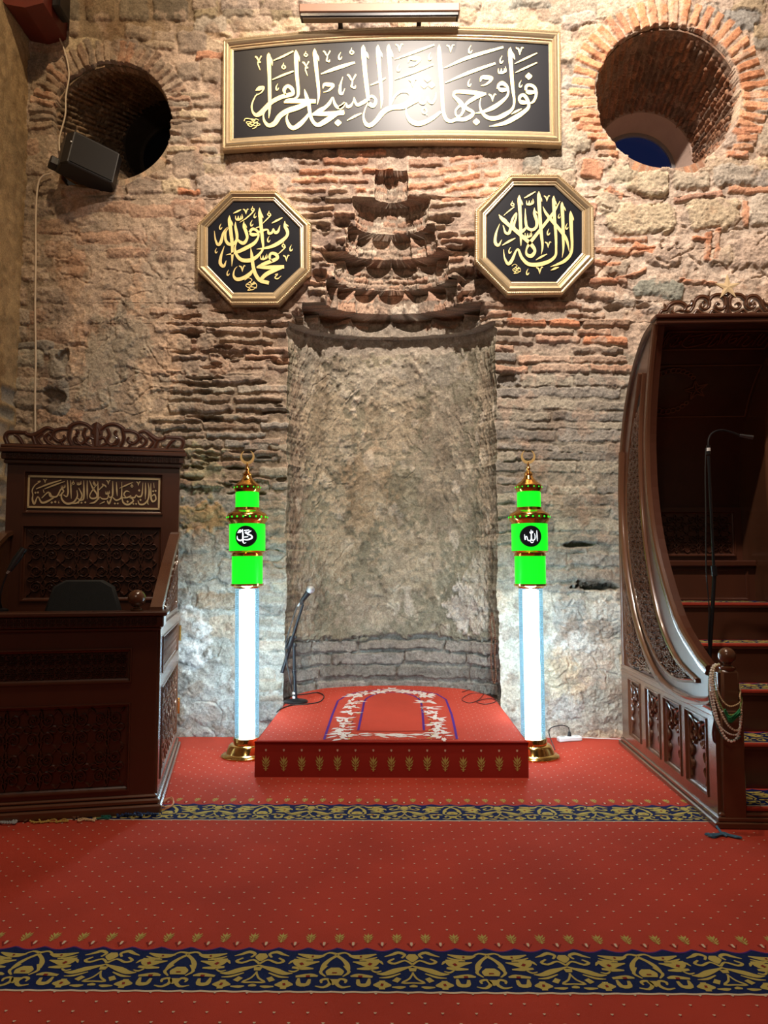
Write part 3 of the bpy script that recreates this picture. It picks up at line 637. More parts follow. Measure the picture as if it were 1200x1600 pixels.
CM = [M['c_red'], M['c_navy'], M['c_gold'], M['c_cream'], M['c_wine'], M['c_white'], M['c_violet'], M['c_dred']]
HALF = ["515,160,14 550,185,14 575,215,18 590,248,8", "515,150,14 560,142,10 600,165,8", "580,158,8 620,168,26 670,165,26 730,150,6", "640,190,8 690,185,14 735,170,5",
 "605,200,6 650,208,22 700,215,42 745,196,18 768,215,4", "630,242,8 690,240,22 745,235,12", "655,182,6 700,192,18 745,184,5", "515,236,30 515,258,64 515,282,52", "515,305,36 515,322,26 515,338,6",
 "605,345,5 562,352,12 532,330,14 548,305,12 578,312,12 575,328,6", "600,288,8 640,282,22 715,290,12", "640,305,10 648,335,18 690,335,20 698,300,8", "735,272,4 780,272,22 835,252,28 900,232,12 928,222,8",
 "750,296,4 800,292,12 860,270,6", "925,215,10 885,190,10 830,210,12 798,198,12 828,178,8", "775,165,4 815,152,14 850,138,18 885,152,12 868,174,8", "928,262,6 905,300,8 868,324,10 928,324,8",
 "852,296,20 830,318,22", "720,338,8 765,336,46 812,340,8", "765,312,20 765,362,20", "815,348,6 858,350,16 885,346,5", "925,148,24 925,172,46 925,198,8", "925,236,30 925,256,22", "908,345,8 925,342,16 945,345,8",
 "560,225,8 590,262,12 560,290,6", "700,245,4 730,262,10 760,255,5"]
REDC = ["690,212,16 706,218,16", "758,336,14 772,338,14", "640,168,10 652,168,10", "515,266,16 515,272,18", "640,290,12 662,291,12"]
def border(mb, x0, x1, yb, dep, z, phase):
    """woven border: navy ground with mirrored gold blossoms; yb front edge, dep depth"""
    P_ = .54; n = int((x1-x0)/(P_/40)); rings = [[], []]
    for i in range(n+1):
        x = x0+(x1-x0)*i/n; s1 = .006*abs(math.sin((x-phase)/.108*PI*1.0+PI/2)); s2 = .011*abs(math.sin((x-phase)/.108*PI))
        rings[0].append((x, yb-.004*abs(math.sin((x-phase)/.072*PI)), z)); rings[1].append((x, yb+dep+.014-s2*2.2, z))
    mb.loft(rings, False, 1)
    mb.loft([[(p[0], p[1]-.004, z+.0006) for p in rings[0]], [(p[0], p[1]+.006, z+.0006) for p in rings[0]]], False, 3)
    mb.loft([[(p[0], p[1]-.003, z+.0004) for p in rings[1]], [(p[0], p[1]+.004, z+.0004) for p in rings[1]]], False, 6)
    up = Vector((0, 0, 1)); k0 = math.floor((x0-phase)/P_); k1 = math.ceil((x1-phase)/P_)
    tmpl = []
    for src, mi in ((HALF, 2), (REDC, 4)):
        for j, t in enumerate(src):
            t = smooth(parse(t), 3); t = [((a-515)/410*P_/2, (375-b)/255*dep, c/410*P_/2*1.5) for a, b, c in t]
            tmpl.append((t, mi, .0008+.00012*(j % 5)+(.0012 if mi == 4 else 0)))
    for k in range(k0, k1+1):
        for sgn in (1, -1):
            cx = phase+k*P_
            if cx+.3 < x0 or cx-.3 > x1: continue
            for t, mi, dz_ in tmpl:
                q = [(cx+sgn*a, b, c) for a, b, c in t]
                if min(p[0] for p in q) < x0 or max(p[0] for p in q) > x1: continue
                rings_ = [[], []]
                for i, (a, b, c) in enumerate(q):
                    pa, pb = q[max(i-1, 0)], q[min(i+1, len(q)-1)]; tx, ty = pb[0]-pa[0], pb[1]-pa[1]; L = math.hypot(tx, ty) or 1
                    rings_[0].append((a-ty/L*c/2, yb+b+tx/L*c/2, z+dz_+sgn*.00006)); rings_[1].append((a+ty/L*c/2, yb+b-tx/L*c/2, z+dz_+sgn*.00006))
                mb.loft(rings_ if sgn < 0 else rings_[::-1], False, mi)
def poly(mb, pts, mi): mb.add(pts, [tuple(range(len(pts)))], mi)
def flower(mb, o, U, V, s, mi=2, N=None):
    """little upright sprig, s = height; o base, U right, V up in the pattern"""
    N = N or Vector((0, 0, 1))
    cnt = [0]
    def p(u, v): return o+U*(u*s)+V*(v*s)+N*(.0009+.0001*cnt[0])
    def leaf(u0, v0, u1, v1, wd):
        wd *= .62; cnt[0] += 1
        du, dv = u1-u0, v1-v0; poly(mb, [p(u0, v0), p((u0+u1)/2+dv*wd, (v0+v1)/2-du*wd), p(u1, v1), p((u0+u1)/2-dv*wd, (v0+v1)/2+du*wd)], mi)
    leaf(0, .3, 0, 1.1, .18)
    for sx in (-1, 1):
        leaf(sx*.02, .52, sx*.26, 1.0, .2); leaf(sx*.02, .32, sx*.34, .74, .2); leaf(sx*.02, .14, sx*.30, .44, .2); leaf(0, .02, sx*.22, .1, .25)
    cnt[0] += 1; poly(mb, [p(-.06, -.1), p(.06, -.1), p(.04, .3), p(-.04, .3)], mi)
def dots(mb, x0, x1, y0, y1, z, sx=.106, sy=.053, s=.0052, skip=None, zf=None):
    k = 0; y = y0
    while y < y1:
        x = x0+(k % 2)*sx/2
        while x < x1:
            if not (skip and skip(x, y)):
                zz = (zf(x, y) if zf else z)+.0008
                a = [(x-s, y+s*.6, zz), (x-s*.7, y-s*.4, zz), (x, y-s*1.1, zz), (x+s*.7, y-s*.4, zz), (x+s, y+s*.6, zz)]
                poly(mb, a, 3); poly(mb, [(x-s*.9, y-s*.8, zz-.0002), (x, y-s*2.3, zz-.0002), (x+s*.9, y-s*.8, zz-.0002)], 4)
            x += sx
        y += sy; k += 1
m = MB(); FX0, FX1, FY0, FY1 = -3.3, 3.65, -1.5, 7.2
m.add([(FX0, FY0, 0), (FX1, FY0, 0), (FX1, FY1, 0), (FX0, FY1, 0)], [(0, 1, 2, 3)], 0)
bandA, bandB, DEP = 4.195, 2.545, .268
for yb in (bandA, bandB, .895):
    border(m, -3.2, 3.5, yb, DEP, .0008, -.198)
    y = yb+DEP
    # strip of deeper red with sprigs behind each border
    m.add([(-3.2, y+.01, .0003), (3.5, y+.01, .0003), (3.5, y+.17, .0003), (-3.2, y+.17, .0003)], [(0, 1, 2, 3)], 7) if False else None
    k = -29
    while k < 33:
        x = -.198+k*.108
        flower(m, Vector((x, y+.055, .0003)), Vector((1, 0, 0)), Vector((0, 1, 0)), .062)
        xx = x+.054; s = .009
        poly(m, [(xx-s*.5, y+.055, .0012), (xx-s*.5, y+.037, .0012), (xx, y+.027, .0012), (xx+s*.5, y+.037, .0012), (xx+s*.5, y+.055, .0012)], 3)
        for sx in (-1, 0, 1): poly(m, [(xx+sx*s*1.6-.004, y+.028+abs(sx)*.018, .0008), (xx, y+.012, .0008), (xx+sx*s*1.6+.004, y+.034+abs(sx)*.018, .0008)], 4)
        k += 1
    dots(m, -3.18, 3.5, y+.155, min(yb+1.65, 6.15), .0003)
dots(m, -3.18, 3.5, .06, .86, .0003); dots(m, -3.18, 3.5, -1.4, -.02, .0003)
floor = m.build('floor', CM); tag(floor, kind='structure')
# ------------------------------------------------------------------ imam's raised platform
zt = lambda y: .238+.075*max(0, min(1.4, (y-5.03)/1.3))
PF = 5.03; XW = .905
plat = empty('prayer_platform', (0, PF, 0), 0, 'low raised platform covered in red patterned carpet, set into the stone niche', 'platform')
m = MB(); outl = [(-.915, 0), (.908, 0), (.885, YW-PF-.02)]
bk = [(.862*math.cos(a), YW-PF-.02+.60*math.sin(a)) for a in np.linspace(0, PI, 40)]
outl = outl[:2]+bk+[]
top = [(x, y, zt(y+PF)) for x, y in outl]; e = .016
def inset(p, k, dz_): return [(x*(1-k), y+(k*.6 if y < .3 else -k*.6), z+dz_) for x, y, z in p]
m.loft([[(x, y, 0) for x, y, z in top], [(x, y, z-e) for x, y, z in top], inset(top, .006, -.004), inset(top, .016, 0)], True, 7)
pts = inset(top, .016, 0); m.add(pts, [tuple(range(len(pts)))], 0)
# piped seam + woven front
m.tube([(-.917, -.002, .232), (-.5, -.003, .231), (0, -.003, .230), (.5, -.003, .232), (.91, -.002, .231)], .005, 6, 7)
N_ = Vector((0, -1, 0))
for k in range(15):
    x = -.84+k*.1195; flower(m, Vector((x, -.001, .052+.003*math.sin(k*5))), Vector((1, 0, 0)), Vector((0, 0, 1)), .085, 2, N_)
    poly(m, [(x-.006, -.002, .184), (x-.006, -.002, .174), (x, -.002, .168), (x+.006, -.002, .174), (x+.006, -.002, .184)], 3)
m.build('carpet_cover', CM, plat, True)
m = MB()
def inrug(x, y):
    Yd = y+PF
    return abs(x) < .50 and .13 < y < 1.42
def inside(x, y):
    if y < YW-PF-.02: return abs(x) < .87-.012*y
    return (x/.84)**2+((y-(YW-PF-.02))/.57)**2 < 1
dots(m, -.86, .88, .04, 1.78, 0, .075, .05, .0045, lambda x, y: inrug(x, y) or not inside(x, y), lambda x, y: zt(y+PF)+.0005)
# woven mihrab: violet outlines, ivory garland, plain red field
def rug_pt(px, py):
    z = .25
    for _ in range(4): p = onz(px, py, z); z = zt(p.y)
    return p
def rl(pts, w_, mi, dz_):
    q = [rug_pt(480+a/4.615, 1060+b/4.615) for a, b in pts]; q = [(p.x, p.y-PF) for p in q]
    r0, r1 = [], []
    for i, (a, b) in enumerate(q):
        pa, pb = q[max(i-1, 0)], q[min(i+1, len(q)-1)]; tx, ty = pb[0]-pa[0], pb[1]-pa[1]; L = math.hypot(tx, ty) or 1
        r0.append((a-ty/L*w_, b+tx/L*w_, zt(b+PF)+dz_)); r1.append((a+ty/L*w_, b-tx/L*w_, zt(b+PF)+dz_))
    m.loft([r1, r0], False, mi)
def arch(x0, x1, yb, ys, yt, n=24):
    c = (x0+x1)/2; top_ = [(c-(c-x0-18)*math.cos(a), ys-(ys-yt)*math.sin(a)) for a in np.linspace(0, PI, n)]
    return [(x0, yb), ]+[(x0+(18)*(k/6), yb+(ys-yb)*k/6) for k in range(1, 6)]+top_
oL = [(122, 442), (150, 355), (182, 260), (222, 160), (300, 112), (400, 92), (500, 82), (610, 76)]
oR = [(1080, 440), (1062, 350), (1042, 262), (1000, 150), (930, 108), (830, 92), (720, 82), (610, 76)]
rl(oL, .0085, 6, .0016); rl(oR, .0085, 6, .0016); rl([(122, 442), (600, 446), (1080, 440)], .0045, 4, .0012)
iL = [(368, 375), (384, 300), (402, 215), (415, 160), (450, 130), (520, 105), (610, 98)]; iR = [(842, 375), (836, 300), (828, 215), (815, 160), (780, 130), (700, 105), (610, 98)]
rl(smooth(iL, 4), .0085, 6, .0016); rl(smooth(iR, 4), .0085, 6, .0016); rl([(350, 380), (600, 382), (862, 380)], .006, 4, .0014)
rg = random.Random(5)
def petal(px, py, ang, ln, wd, mi=5):
    p = rug_pt(480+px/4.615, 1060+py/4.615); ca, sa = math.cos(ang), math.sin(ang); x, y = p.x, p.y-PF
    pts = [(x, y), (x+ln*.4*ca-wd*sa, y+ln*.4*sa+wd*ca), (x+ln*ca, y+ln*sa), (x+ln*.5*ca+wd*sa, y+ln*.5*sa-wd*ca)]
    poly(m, [(a, b, zt(b+PF)+.0018+.0001*rg.random()) for a, b in pts], mi)
for k in range(9):
    t = k/8; y = 425-300*t**1.15
    for sx, xx in ((-1, 245+110*t**1.6), (1, 960-115*t**1.6)):
        for j in range(9):
            a = rg.uniform(0, 2*PI); petal(xx+rg.uniform(-34, 34)*(1-.3*t), y+rg.uniform(-12, 12)*(1-.4*t), a, rg.uniform(.05, .11), .016)
        petal(xx+55*(1-.2*t)*-sx, y, PI/2+rg.uniform(-.5, .5), .09, .008, 4); petal(xx-60*(1-.2*t)*-sx*-1, y+4, rg.uniform(0, 6), .045, .008, 2)
for xx, yy in ((440, 103), (610, 80), (785, 101), (520, 93), (700, 92), (360, 118), (870, 116)):
    for j in range(7): petal(xx+rg.uniform(-14, 14), yy+rg.uniform(-3, 3), j*.9, .085, .02)
for xx in (380, 500, 560, 650, 720, 830):
    for j in range(6): petal(xx+rg.uniform(-20, 20), 408+rg.uniform(-10, 10), rg.choice([.2, 2.9, -.3, 3.4])+rg.uniform(-.4, .4), .09, .014)
m.build('woven_prayer_arch', CM, plat)
# ------------------------------------------------------------------ framed calligraphy
def px_poly(pts, D): return [at(x, y, D) for x, y in pts]
def frame_loft(mb, inner, outer, D, prof, mi=0):
    """profile (t from outer 0 to inner 1, height) swept between two matching outlines"""
    rings = []
    for t, h in prof: rings.append([Vector((o.x+(i.x-o.x)*t, D-h, o.z+(i.z-o.z)*t)) for o, i in zip(outer, inner)])
    mb.loft(rings, True, mi)
def sign(name, label, inner, outer, strokes, cat='framed calligraphy', glass_rough=.2):
    D = YW-.085; I = px_poly(inner, D); O = px_poly(outer, D); c = sum(O, Vector())/len(O)
    root = empty(name, (c.x, D+.05, c.z), 0, label, cat); off = Vector((c.x, D+.05, c.z))
    def fin(mb, nm, mt, sm=False, ang=30):
        mb.v = [tuple(Vector(p)-off) for p in mb.v]; return mb.build(nm, mt, root, sm, None, ang)
    m = MB(); frame_loft(m, I, O, D, [(0, -.05), (0, .012), (.06, .026), (.16, .03), (.26, .024), (.30, .034), (.42, .040), (.56, .030), (.66, .020), (.74, .022), (.80, .010), (.9, .012), (1, .006), (1, -.01)])
    fin(m, 'gilt_frame', M['gold'])
    m = MB()                                            # beaded outer rim
    n = len(O)
    for i in range(n):
        a, b = O[i], O[(i+1) % n]; L = (b-a).length; k = max(1, int(L/.016))
        for j in range(k):
            p = a.lerp(b, (j+.5)/k); q = I[i].lerp(I[(i+1) % n], (j+.5)/k); p = p.lerp(q, .1); m.ball((p.x, D-.026, p.z), .0085, 6)
    fin(m, 'beaded_rim', M['gold'])
    m = MB(); m.add([Vector((p.x, D+.002, p.z)) for p in I], [tuple(range(len(I)))]); m.add([Vector((p.x, D+.05, p.z)) for p in O], [tuple(range(len(O)))])
    fin(m, 'black_panel', M['black'])
    m = script_mesh(strokes, lambda x, y: at(x, y, D), Vector((0, -1, 0)), .004); fin(m, 'gold_lettering', M['goldleaf'])
    return root
def arcline(p0, p1, rise, n=14):
    return [(p0[0]+(p1[0]-p0[0])*k/n, p0[1]+(p1[1]-p0[1])*k/n-rise*4*(k/n)*(1-k/n)) for k in range(n+1)]
outer = arcline((349, 65), (875, 51), 13)+arcline((877, 228), (348, 236), 8)
inner = arcline((365, 80), (857, 70), 12)+arcline((859, 207), (365, 217), 7)
BIG = [(380, 55, 7.5, ["300,210,4 300,262,46 308,500,40 312,750,38 308,900,24 300,975,4", "316,250,8 334,305,24 343,360,3", "618,175,4 620,232,46 628,450,42 645,640,36 640,712,30 600,748,20 515,757,16 480,790,5",
  "636,210,8 652,265,22 662,312,3", "480,788,24 650,775,50 850,778,46", "850,765,10 760,795,50 640,850,60 520,890,60 430,950,58 370,1035,56 300,1060,45 250,1010,28 238,940,16 265,885,5",
  "718,635,4 735,700,36 765,800,42 790,950,38 830,1030,40 880,1055,46 950,1020,58 1040,960,58 1110,915,52 1185,903,46", "530,910,4 510,980,26 540,1060,44 590,1090,48 660,1050,55 730,980,42 772,925,30",
  "500,705,12 480,645,38 520,600,40 570,630,44 585,685,38 540,702,50 440,730,50 330,790,50 260,860,55 200,920,55 150,938,40 110,895,22 102,820,18 135,735,12 165,690,9", "145,650,6 190,628,48 240,615,26 220,668,14 170,700,10 135,717,5",
  "838,160,4 840,217,46 858,400,42 880,600,36 885,720,26 870,815,4", "858,215,8 878,265,22 888,305,3", "355,300,10 470,250,24 588,190,16", "343,525,10 470,470,24 592,425,16", "912,458,12 1050,405,38 1200,355,38 1310,322,20",
  "1168,490,4 1140,590,24 1135,670,36 1160,692,22 1192,628,4", "808,925,6 900,885,50 960,850,40 1010,800,36 1050,730,12 1070,800,30 1110,850,36 1155,830,32 1190,790,22", "812,932,26 950,925,50 1180,915,46"],
  "T 185 320 150;T 740 385 150;Y 990 240 120;O 735 222 62;O 475 362 70;H 395 610 80;H 1130 248 90;K 1000 615 110;D 1112 1030 80;D 1030 590 10"),
 (380, 55, 7.5, ["10,1010,8 30,980,8 90,985,8 140,1000,8 60,1040,8 40,1020,8 100,1020,8 180,1040,8 200,1050,8", "50,1050,8 90,1075,9 130,1040,8 170,1020,7 150,1080,8 110,1100,6", "90,990,8 110,1000,9 150,985,7 185,1000,7", "70,1065,7 60,1040,7 100,1050,7 150,1065,8 200,1055,6"], ""),
 (530, 55, 7.5, ["0,860,44 40,838,38 78,795,10 95,840,32 130,832,32 160,790,14 175,732,5 190,790,28 215,822,32 265,800,42 325,765,42", "283,118,4 284,180,52 300,400,48 325,620,46 342,770,34", "303,185,8 326,232,30 343,278,3",
  "335,735,30 390,718,30 430,770,34 400,832,44 350,805,50", "335,800,10 300,880,14 285,960,20 310,1038,40 360,1060,50 430,1010,50 520,900,60 620,852,54 750,842,54 860,795,40 925,765,22 935,720,4", "455,115,4 455,180,48 470,400,40 490,620,36 500,760,28 490,862,4", "473,175,8 492,222,24 507,262,3",
  "582,108,4 580,170,48 598,400,44 605,600,36 600,750,30 590,840,10", "600,165,8 616,222,26 630,265,3", "600,830,14 650,722,26 720,665,32 790,662,34 840,700,38 830,765,42 750,822,50 640,850,44",
  "930,740,8 950,788,32 990,800,32 1020,762,14 1035,718,4 1050,772,30 1090,795,34 1125,745,20 1137,672,4", "785,850,8 788,930,24 840,1010,50 920,1040,56 1010,1020,50 1100,970,45 1190,900,30",
  "652,287,8 880,200,32 1115,115,20", "652,522,8 880,432,30 1102,345,20", "368,588,10 460,550,24 545,505,16", "92,1003,8 180,955,26 262,918,14"],
  "O 147 188 74;Y 160 530 150;V 705 150 90;K 880 310 120;H 1060 250 90;H 692 385 90;V 860 560 90;D 1035 512 84;D 995 588 78;D 1085 588 78;R 985 900 90;H -2 590 10"),
 (680, 55, 7.5, ["48,113,4 45,182,42 60,400,46 75,600,44 85,780,38 95,900,38 130,990,42 190,1010,36 250,990,44 340,990,46 420,950,46 440,905,36 375,865,40 352,825,30 420,765,42 520,712,42 595,690,24",
  "215,715,30 300,800,52 332,870,36 300,940,28 252,950,22 238,890,20 285,830,28", "212,722,20 232,672,36 330,665,46 480,680,46 595,690,22", "735,630,34 745,585,32 790,560,36 845,610,28 850,700,26 780,780,40 680,850,50 560,900,30 468,917,6",
  "740,620,20 775,645,50 835,640,40", "745,588,20 790,572,40 830,600,20", "880,145,4 876,202,46 890,400,42 905,600,38 925,780,26 900,870,32 820,930,50 720,975,50 620,970,44 550,910,32 520,820,16 535,738,6", "898,195,8 916,245,26 933,292,3",
  "1060,650,30 1068,600,34 1110,588,36 1165,620,38 1182,700,32 1150,780,28 1095,806,12", "1062,660,24 1100,672,50 1165,670,34", "985,775,30 990,725,34 1035,705,40 1080,760,38 1095,840,36 1040,900,46 950,960,56 820,1030,46 700,1060,22 633,1072,4", "985,772,30 1020,790,50 1085,790,36",
  "103,388,12 400,260,40 797,143,24", "118,560,12 400,440,38 705,332,24", "930,338,8 1060,275,22 1192,213,12", "938,443,8 1060,385,22 1192,325,12", "892,928,7 950,895,26 1012,865,8"],
  "V 180 160 92;V 670 735 90;V 990 190 90;H 405 170 95;H 395 560 90;H 770 290 90;H 995 575 84;W 780 410 84;K 600 535 120;D 1095 485 82;D 482 1018 80")]
sign('wall_plaque', 'long arched black panel with gold calligraphy in a gilt frame, high above the niche', inner, outer, BIG)
OL = [(320, 310, 8, ["310,215,4 310,282,42 330,450,42 345,600,38 345,740,26 338,850,3", "324,270,8 342,312,18 352,345,3", "385,295,5 385,362,30 402,450,36 400,520,32 360,570,40 300,572,40 262,520,32 260,430,24 288,370,18 235,430,26 205,540,38 168,582,34 135,520,20 120,408,4",
  "490,290,5 490,352,34 520,430,40 530,500,32 490,560,42 440,545,36 400,505,16", "502,320,8 518,352,14 526,372,3", "685,120,4 690,192,42 705,350,42 720,500,38 730,620,24 700,680,30 640,740,42 560,777,50 460,770,45 400,710,36 380,620,20 412,528,4", "702,180,8 720,222,18 732,250,3",
  "560,425,30 600,385,36 658,412,30 670,480,24 620,560,42 520,620,46 400,675,36 265,710,4", "562,438,26 600,456,42 665,452,26", "660,430,24 740,400,26 788,395,18 800,440,32 840,428,28 858,378,6 880,430,34 918,412,30 942,338,4", "640,370,8 700,350,14 720,330,4",
  "1000,285,4 1005,352,38 1035,420,38 1020,482,36 940,550,46 840,602,40 740,626,24 648,637,4", "1015,325,8 1035,342,14 1046,352,3", "845,800,8 810,740,30 832,690,32 890,702,42 908,748,40 850,780,46 740,822,42 650,862,14", "648,866,14 780,865,46 992,858,42", "975,868,20 880,895,50 770,950,50 705,1010,44",
  "575,620,4 590,722,36 605,850,42 640,960,46 700,1030,48 802,1058,44", "610,880,14 560,950,46 470,1002,44 395,1010,42 360,962,24 375,890,12 407,853,4", "357,190,6 410,165,22 456,142,8", "838,313,6 900,280,24 972,243,10", "438,303,4 520,250,14 605,170,14 620,130,10",
  "718,322,4 780,260,14 828,210,12", "913,702,4 960,660,14 1012,608,12", "245,598,4 205,720,30 195,812,40 238,850,34 270,778,4", "878,955,8 912,948,12 878,992,14 912,1006,14 958,968,3"],
  "W 425 235 80;W 735 730 76;V 515 168 70;V 470 880 80;V 1020 750 80;H 195 355 76;H 583 312 80;H 625 215 70;H 795 512 80;H 140 655 66;H 288 932 76;H 1075 622 84;O 600 130 60;O 805 190 62;O 985 582 62;S 575 1070 150")]
OR = [(760, 290, 8, ["410,120,4 410,182,44 420,350,40 430,600,36 430,720,16 428,757,3", "425,170,8 445,222,18 452,248,3", "655,75,4 655,142,44 665,350,42 685,600,38 700,760,26 685,860,3", "670,130,8 686,172,16 694,202,3",
  "840,130,4 840,192,40 850,400,36 865,600,34 870,780,26 860,880,32 780,950,44 640,990,50 520,980,44 440,900,36 400,805,26 368,822,22 320,930,38 270,980,36 225,900,20 214,798,4", "852,180,8 870,225,14 878,245,3", "945,205,4 945,262,40 955,450,38 960,650,36 960,800,22 945,902,3", "958,250,8 978,290,16 990,318,3",
  "1050,320,4 1055,382,44 1060,550,40 1070,750,32 1050,860,36 980,940,40 890,985,28 800,1017,4", "1068,365,8 1082,410,16 1088,440,3", "155,365,5 200,422,44 320,530,40 450,640,42 560,740,46 605,820,36 560,882,46 505,862,32 500,800,20 550,710,40 700,520,36 830,350,34 920,195,4", "205,402,6 235,425,14 258,440,3",
  "705,265,4 740,342,30 800,420,38 920,560,40 1000,680,36 1037,832,4", "600,278,5 600,352,36 630,450,40 620,522,34 570,556,38 512,530,32 490,450,30 484,288,4", "614,320,8 630,340,12 636,352,3", "500,522,24 450,572,38 390,572,36 342,512,30 370,400,22 372,345,14 322,430,28 290,582,36 240,592,28 208,498,8",
  "165,480,4 120,600,26 110,712,38 150,747,32 192,678,4", "198,748,8 280,700,26 362,658,8", "618,932,8 690,890,24 757,858,8", "473,158,8 540,120,22 612,78,8", "803,1062,6 850,1040,26 902,1023,8", "213,378,4 280,320,14 347,268,12"],
  "O 325 225 64;W 540 205 80;W 520 612 76;V 755 165 76;V 770 742 78;V 665 1062 86;H 290 812 80;H 510 1080 80;H 770 582 84;H 1000 512 78;H 905 382 60;S 372 1040 110")]
sign('wall_plaque', 'octagonal black panel with gold calligraphy in a gilt frame, left of the niche', [(365, 315), (427.5, 315), (468, 356), (469, 418), (427, 457.6), (365, 457.6), (325, 416), (325, 356)],
     [(362, 300), (433, 300), (487, 353), (486, 426), (436, 477), (362, 477), (308, 422), (309, 353)], OL)
sign('wall_plaque', 'octagonal black panel with gold calligraphy in a gilt frame, right of the niche', [(803, 291), (866, 291), (909, 331), (909, 396), (869, 441), (799, 441), (760.5, 402.5), (760.5, 337.5)],
     [(797, 275), (872, 275), (927, 325), (928, 408), (878, 461), (792, 462), (742, 411), (742, 330)], OR)
# ------------------------------------------------------------------ picture light bar above the long plaque
a, b = at(468, 22, YW-.2), at(718, 20, YW-.2)
M['bar'] = mat('bronze_painted_metal', (.20, .10, .06), .45, .2, .15, 10)
t = empty('picture_light', ((a.x+b.x)/2, YW-.2, a.z), 0, 'long brown bar light fixed to the wall above the arched plaque', 'wall light'); L = (b.x-a.x)/2
m = MB(); m.box((-L, -.05, -.02), (L, .05, .06), 0, .008); m.build('housing', M['bar'], t)
m = MB(); m.box((-L+.01, -.042, -.055), (L-.01, .042, -.02), 0, .006); m.build('diffuser_trough', M['metal_black'], t)
m = MB(); m.box((-L+.03, -.03, -.06), (L-.03, .03, -.054)); m.build('tube_cover', mat('frosted_cover', (.3, .24, .18), .5), t)
for s in (-.5, .5): m = MB(); m.box((L*s-.02, .05, -.01), (L*s+.02, .2, .03)); m.build('wall_bracket', M['metal_black'], t)
# ------------------------------------------------------------------ loudspeaker, cables, beam end
p = at(141, 256, YW-.12); t = empty('wall_speaker', p, 0, 'black box loudspeaker on the sill of the left arched recess', 'speaker')
m = MB(); hw, hd, hh = .235, .11, .155
prof = [(-hw, hd), (hw, hd), (hw*.98, -hd*.4), (hw*.8, -hd), (-hw*.8, -hd), (-hw*.98, -hd*.4)]
m.loft([[(x*k, y*k, z) for x, y in prof] for z, k in ((-hh, .94), (-hh+.012, 1), (hh-.012, 1), (hh, .94))], True, 0, True)
o = m.build('cabinet', M['plastic'], t); 
m = MB(); m.loft([[(x, y-.003, z) for x, y in ((-hw*.76, -hd), (hw*.76, -hd))] for z in (-hh+.02, hh-.02)], False); m.v = [(x, y-.004, z) for x, y, z in m.v]; m.build('speaker_grille', mat('speaker_cloth', (.02, .02, .022), .8, 0, .2, 300, .6, 600), t)
m = MB(); m.box((.135, -hd-.008, .075), (.147, -hd-.005, .087)) if False else m.box((-.2, -hd-.012, .03), (-.188, -hd-.006, .042)); m.build('badge', M['chrome'], t)
t.rotation_euler = (math.radians(-4), math.radians(11), math.radians(36))
m = MB(); m.box((-hw-.06, .06, -.12), (-hw+.06, .16, -.04), 0, .01); m.build('mount_arm', M['plastic'], t)
def cable(name, pts, r, mt, label, cat='cable', sub=6):
    q = smooth([tuple(p) for p in pts], sub); m = MB(); m.tube(q, r, 6); o = m.build(name, mt, None, True); return tag(o, label, cat)
D = YW-.05
cable('speaker_cable', [at(x, y, D) for x, y in ((88, 48), (101, 80), (108, 115), (103, 150), (102, 180), (93, 215), (93, 236))], .007, M['cable_white'], 'thin pale cable hanging from the beam end down to the loudspeaker')
cable('wall_cable', [at(x, y, D) for x, y in ((80, 271), (66, 276), (59, 292), (56, 340), (56, 400), (55, 480), (56, 560), (55, 600), (55, 680))], .008, M['cable_white'], 'straight pale cable running down the wall behind the carved pulpit chair')
t = empty('timber_beam', at(40, 10, YW-.25), 0, 'dark red painted timber end at the top left corner', 'beam')
m = MB(); m.loft([[(-.30, y, .25), (-.20, y, .0), (-.06, y, -.14), (.10, y, -.17), (.25, y, -.13), (.28, y, .25)] for y in (-.2, .24)], True, 0, True)
m.build('timber', mat('red_paint_timber', (.14, .022, .014), .55, 0, .3, 6, .1, 40), t)
m = MB(); m.box((.27, -.1, -.08), (.34, .1, .15), 0, .01); m.build('iron_strap', M['metal_black'], t)
# ------------------------------------------------------------------ carving helpers
def spiral(cx, cy, r0, r1, a0, turns, w_, n=18):
    return [(cx+(r0+(r1-r0)*t)*math.cos(a0+turns*2*PI*t), cy+(r0+(r1-r0)*t)*math.sin(a0+turns*2*PI*t), w_*(1-.35*t)) for t in np.linspace(0, 1, n)]
def cell_motif(w_=.05):
    q = []
    q.append(spiral(.27, .25, .21, .05, -.6, 1.55, w_, 16))
    q.append([(.5, 0, w_), (.47, .06, w_), (.45, .13, w_*.9)])
    q.append([(0, .5, w_*.8), (.06, .43, w_), (.14, .42, w_*1.3), (.24, .47, w_*.6)])
    q.append([(.5, .5, w_*.5), (.44, .40, w_*1.6), (.40, .33, w_*.4)])
    q.append([(0, 0, w_*.5), (.07, .06, w_*1.7), (.13, .12, w_*.4)])
    q.append([(.27, .25, w_*1.6), (.30, .27, w_*1.6), (.31, .29, w_*.6)])
    q.append([(.5, .18, w_*.6), (.43, .24, w_*1.3), (.39, .20, w_*.3)])
    return q
MOT = cell_motif()
